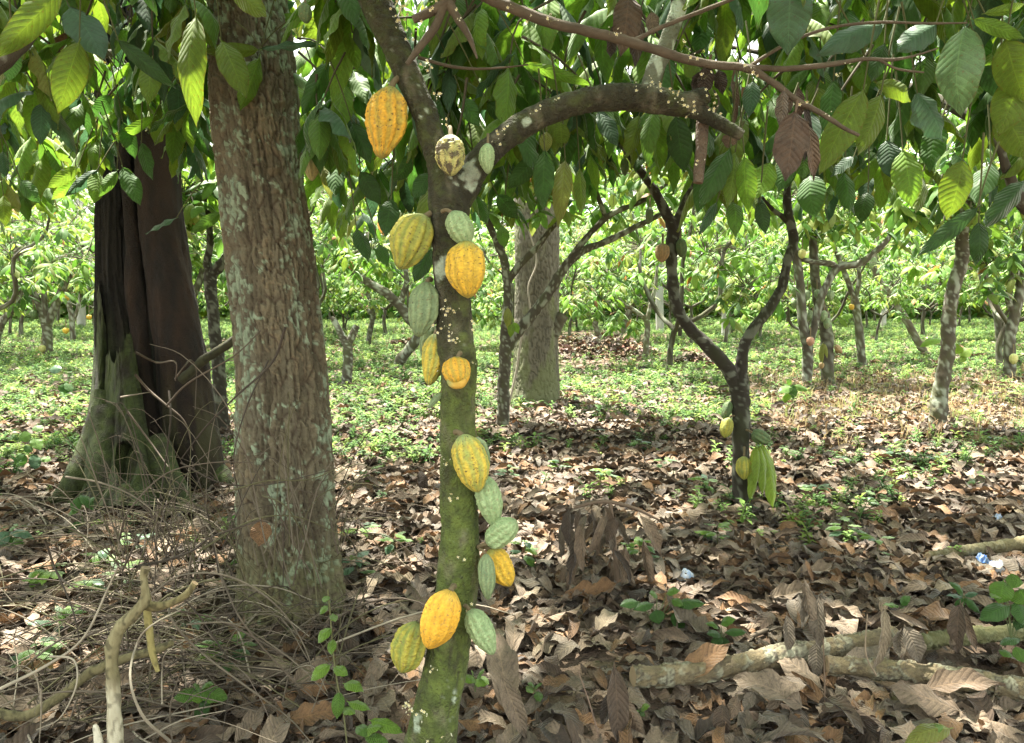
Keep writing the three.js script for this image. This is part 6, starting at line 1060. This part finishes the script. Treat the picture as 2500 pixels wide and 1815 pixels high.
// ---------------------------------------------------------------- brushwood at lower left
{
  const brush = thing('brush_pile', 'tangled pile of thin dry twigs covering the lower left', 'brush pile', ground(420, 1640));
  const R = rng(909), TC = [[0.075, 0.056, 0.038], [0.042, 0.031, 0.021], [0.12, 0.097, 0.068], [0.075, 0.068, 0.03], [0.26, 0.225, 0.165]];
  const tw = (pts, tone) => part('twig', tube(pts, { radial: 5, seg: Math.max(10, pts.length * 5), col: q => { const n = noise(q.x * 50, q.y * 50, q.z * 50); return TC[tone].map(c => c * (1 + 0.4 * n)); } }), TWIG, brush);
  // the twigs that stand out
  for (const [tone, d, w, l] of [
    [4, 2.35, 9, [[0, 1683], [111, 1627], [204, 1557], [259, 1446], [287, 1385]]], [4, 2.25, 8, [[415, 1812], [344, 1742], [318, 1664], [333, 1575], [370, 1527], [440, 1490]]], [4, 2.3, 6, [[122, 1603], [181, 1614], [187, 1668], [155, 1742], [89, 1783]]],
    [2, 2.5, 7, [[411, 1464], [418, 1512], [474, 1579], [630, 1698], [704, 1753], [760, 1815]]], [2, 2.7, 6, [[370, 1450], [444, 1405], [556, 1407], [667, 1472], [741, 1575], [770, 1660]]], [0, 2.6, 6, [[540, 1408], [592, 1520], [704, 1650], [780, 1720]]], [2, 2.55, 5, [[455, 1525], [560, 1522], [640, 1560], [745, 1640], [800, 1700]]],
    [0, 3.1, 6, [[407, 990], [463, 933], [574, 867], [637, 807]]], [1, 2.95, 7, [[696, 800], [667, 881], [574, 970], [500, 1045], [444, 1118]]], [1, 2.95, 5, [[655, 880], [600, 1000], [570, 1120], [590, 1230]]], [0, 4.2, 7, [[330, 915], [360, 950], [400, 985], [450, 1030], [470, 1100]]], [0, 4.2, 6, [[310, 1005], [370, 1085], [410, 1140]]], [2, 4.4, 5, [[295, 970], [330, 964], [366, 958]]], [1, 4.0, 6, [[412, 955], [416, 1020], [400, 1150], [390, 1220], [370, 1320]]], [0, 3.6, 6, [[330, 860], [380, 885], [430, 888], [428, 930]]], [0, 4, 5, [[428, 925], [450, 895], [465, 880], [478, 900], [476, 1000]]],
    [2, 2.9, 6, [[160, 1165], [240, 1178], [330, 1215], [420, 1290]]], [1, 2.8, 8, [[330, 1385], [400, 1370], [470, 1345], [520, 1310], [640, 1270]]], [3, 2.9, 6, [[480, 1350], [620, 1270], [720, 1262], [840, 1310]]], [3, 2.8, 5, [[640, 1210], [700, 1240], [760, 1360], [775, 1480]]], [0, 2.8, 6, [[300, 1390], [330, 1330], [365, 1275], [440, 1200]]], [0, 2.8, 5, [[290, 1320], [320, 1240], [400, 1160], [520, 1130], [620, 1130]]], [3, 2.7, 5, [[560, 1200], [650, 1175], [760, 1170], [850, 1130]]], [1, 2.9, 5, [[440, 1130], [540, 1180], [640, 1185], [800, 1150]]],
    [0, 2.6, 5, [[0, 1470], [130, 1470], [250, 1500], [420, 1480], [500, 1440]]], [2, 2.4, 5, [[190, 1700], [160, 1780], [130, 1815]]], [4, 2.3, 5, [[100, 1680], [100, 1750], [95, 1815]]], [4, 2.35, 4, [[395, 1720], [395, 1640], [410, 1590], [450, 1565]]], [2, 2.4, 5, [[420, 1815], [415, 1730], [440, 1640]]], [0, 2.5, 6, [[200, 1560], [290, 1520], [380, 1490], [460, 1455]]], [0, 2.6, 6, [[110, 1320], [140, 1400], [190, 1440], [260, 1470]]], [1, 2.5, 5, [[130, 1380], [180, 1500], [200, 1620]]],
  ]) tw(l.map(([x, y], i) => { const k = i / (l.length - 1), dd = d + 0.1 * Math.sin(x * 0.05 + i); return [at(x, y, dd), w * (1 - 0.55 * k) / 2 * dd / FPX]; }), tone);
  // the tangle
  const fine = [];
  for (let i = 0; i < 520; i++) {
    const px = R() * 900 - 60 + (R() < 0.25 ? 60 : 0), py = 1240 + R() * 560, g = ground(px, py), d = depthOf(g), a = R() * Math.PI * 2, len = 0.35 + 0.75 * R(), h = (0.05 + 0.42 * R() * R()) * (px > 200 && px < 820 ? 1 : 0.45);
    const dir = V(Math.cos(a), 0, Math.sin(a) * 0.5), arch = 0.1 + 0.3 * R(), side = V(-dir.z, 0, dir.x).multiplyScalar((R() - 0.5) * 0.5);
    const p0 = g.clone().add(V(0, 0.01 + h * R() * 0.6, 0)), p3 = p0.clone().addScaledVector(dir, len).add(V(0, (R() - 0.35) * 0.3, 0)); p3.y = Math.max(p3.y, gh(p3.x, p3.z) + 0.01);
    const p1 = p0.clone().lerp(p3, 0.33).add(V(0, arch * h * 2, 0)).addScaledVector(side, 0.4), p2 = p0.clone().lerp(p3, 0.68).add(V(0, arch * h * 2.2, 0)).addScaledVector(side, 0.3);
    if ([p0, p1, p2, p3].some(p => { const q = toPx(p); return q[2] < 2.2 || (q[0] > 880 && q[2] < 2.7); })) continue;
    const r = 0.0019 + 0.0042 * R() * R(), tone = Math.floor(R() * 4.3), pts = [[p0, r], [p1, r * 0.9], [p2, r * 0.7], [p3, r * 0.35]];
    if (i < 130) tw(pts, tone); else fine.push(tube(pts, { radial: 4, seg: 10, col: () => TC[tone] }));
    if (R() < 0.5) { const e = p2.clone().add(V((R() - 0.5) * 0.3, R() * 0.2, (R() - 0.5) * 0.2)); fine.push(tube([[p1, r * 0.6], [p1.clone().lerp(e, 0.5).add(V(0, 0.02, 0)), r * 0.45], [e, r * 0.2]], { radial: 4, seg: 6, col: () => TC[tone] })); }
  }
  // upright fine twigs before the hollow tree and the shade tree
  for (let i = 0; i < 120; i++) {
    const px = 250 + R() * 580, d = 2.8 + R() * 1.2, py = 1330 + R() * 120, p0 = at(px, py, d), up = 0.2 + 0.5 * R(), lean = (R() - 0.5) * 0.8;
    const p3 = p0.clone().add(V(lean, up, (R() - 0.5) * 0.3)), m = p0.clone().lerp(p3, 0.5).add(V(lean * 0.12 * (R() < 0.5 ? -1 : 1), 0.06 + 0.08 * R(), 0)), e = p3.clone().add(V(lean * 0.35, -0.05 + 0.1 * R(), 0)), r = 0.0014 + 0.002 * R();
    fine.push(tube([[p0, r], [m, r * 0.8], [p3, r * 0.6], [e, r * 0.3]], { radial: 4, seg: 12, col: () => TC[i % 4] }));
  }
  stuff(part('fine_twigs', mergeGeometries(fine), TWIG, brush));
  const woodCol = (a, b) => q => { const n = fbm(q.x * 22, q.y * 7, q.z * 22), m = noise(q.x * 140, q.y * 26, q.z * 140), k = sm(0.12, 0.4, noise(q.x * 60, q.y * 40, q.z * 60 + 4) + n * 0.6); return mix3(mix3(a, b, clamp(0.5 + n * 1.3 + 0.6 * m, 0, 1)), a.map(x => x * 0.45), k * 0.75); };
  const dead = thing('dead_branch', 'thick pale peeled branch bent upright in the brushwood at bottom left, sun fleck painted on its foot', 'dead branch', at(281, 1830, 2.32));
  const o = { radial: 26, disp: knob(0.36), cap: true, capStart: true };
  part('branch', tube(pxPath([[284, 1850, 40], [281, 1800, 37], [278, 1740, 34], [276, 1686, 31], [272, 1620, 30], [275, 1570, 31], [292, 1532, 32], [326, 1501, 30], [352, 1466, 27], [352, 1430, 20], [349, 1408, 19], [355, 1386, 24]], 2.32), { ...o, seg: 150, col: q => { const px = toPx(q); return mix3(woodCol([0.12, 0.1, 0.045], [0.24, 0.21, 0.11])(q), woodCol([0.32, 0.28, 0.18], [0.5, 0.46, 0.33])(q), sm(1640, 1720, px[1])); }, capCol: [0.12, 0.09, 0.05] }), BARKF, dead);  // creamier foot: a sun fleck painted into the peeled wood colour
  part('side_branch', tube(pxPath([[345, 1478, 26], [389, 1481, 22], [425, 1469, 19], [455, 1452, 19], [466, 1438, 15], [476, 1424, 18]], 2.36), { ...o, seg: 50, col: woodCol([0.12, 0.1, 0.04], [0.23, 0.19, 0.085]), capCol: [0.14, 0.1, 0.05] }), BARKF, dead);
  part('side_branch', tube(pxPath([[356, 1455, 22], [362, 1520, 20], [370, 1590, 17], [385, 1640, 12]], 2.42), { ...o, radial: 14, seg: 40, col: woodCol([0.2, 0.17, 0.06], [0.32, 0.27, 0.1]) }), BARKF, dead);
  const pole = thing('dead_branch', 'long greenish bent branch lying behind the pale peeled one', 'dead branch', at(63, 1749, 2.5));
  part('branch', tube(pxPath([[-40, 1725, 20], [0, 1740, 21], [40, 1750, 22], [70, 1747, 23], [110, 1725, 23], [148, 1701, 23], [190, 1668, 23], [225, 1640, 26], [250, 1630, 26], [315, 1605, 20], [381, 1588, 20], [420, 1570, 16]], 2.5), { ...o, seg: 120, col: woodCol([0.085, 0.072, 0.03], [0.165, 0.142, 0.065]) }), BARKF, pole);
  const peg = thing('dead_branch', 'short pale broken stick standing left of the peeled branch', 'dead branch', at(240, 1830, 2.3));
  part('branch', tube(pxPath([[245, 1850, 20], [240, 1810, 19], [234, 1780, 15], [231, 1770, 8]], 2.3), { ...o, radial: 12, seg: 20, col: woodCol([0.5, 0.46, 0.34], [0.62, 0.58, 0.46]) }), BARKF, peg);
  const lean = thing('dead_branch', 'mossy slanting branch between the hollow tree and the shade tree', 'dead branch', at(478, 900, 5.6));
  part('branch', tube(pxPath([[440, 930, 22], [470, 905, 22], [495, 880, 22], [525, 862, 22], [560, 838, 21], [600, 805, 20]], 5.6), { radial: 12, seg: 30, disp: knob(0.25), col: woodCol([0.022, 0.02, 0.009], [0.045, 0.045, 0.016]) }), BARKF, lean);
}

renderer.setSize(1024, 743);
renderer.render(scene, camera);
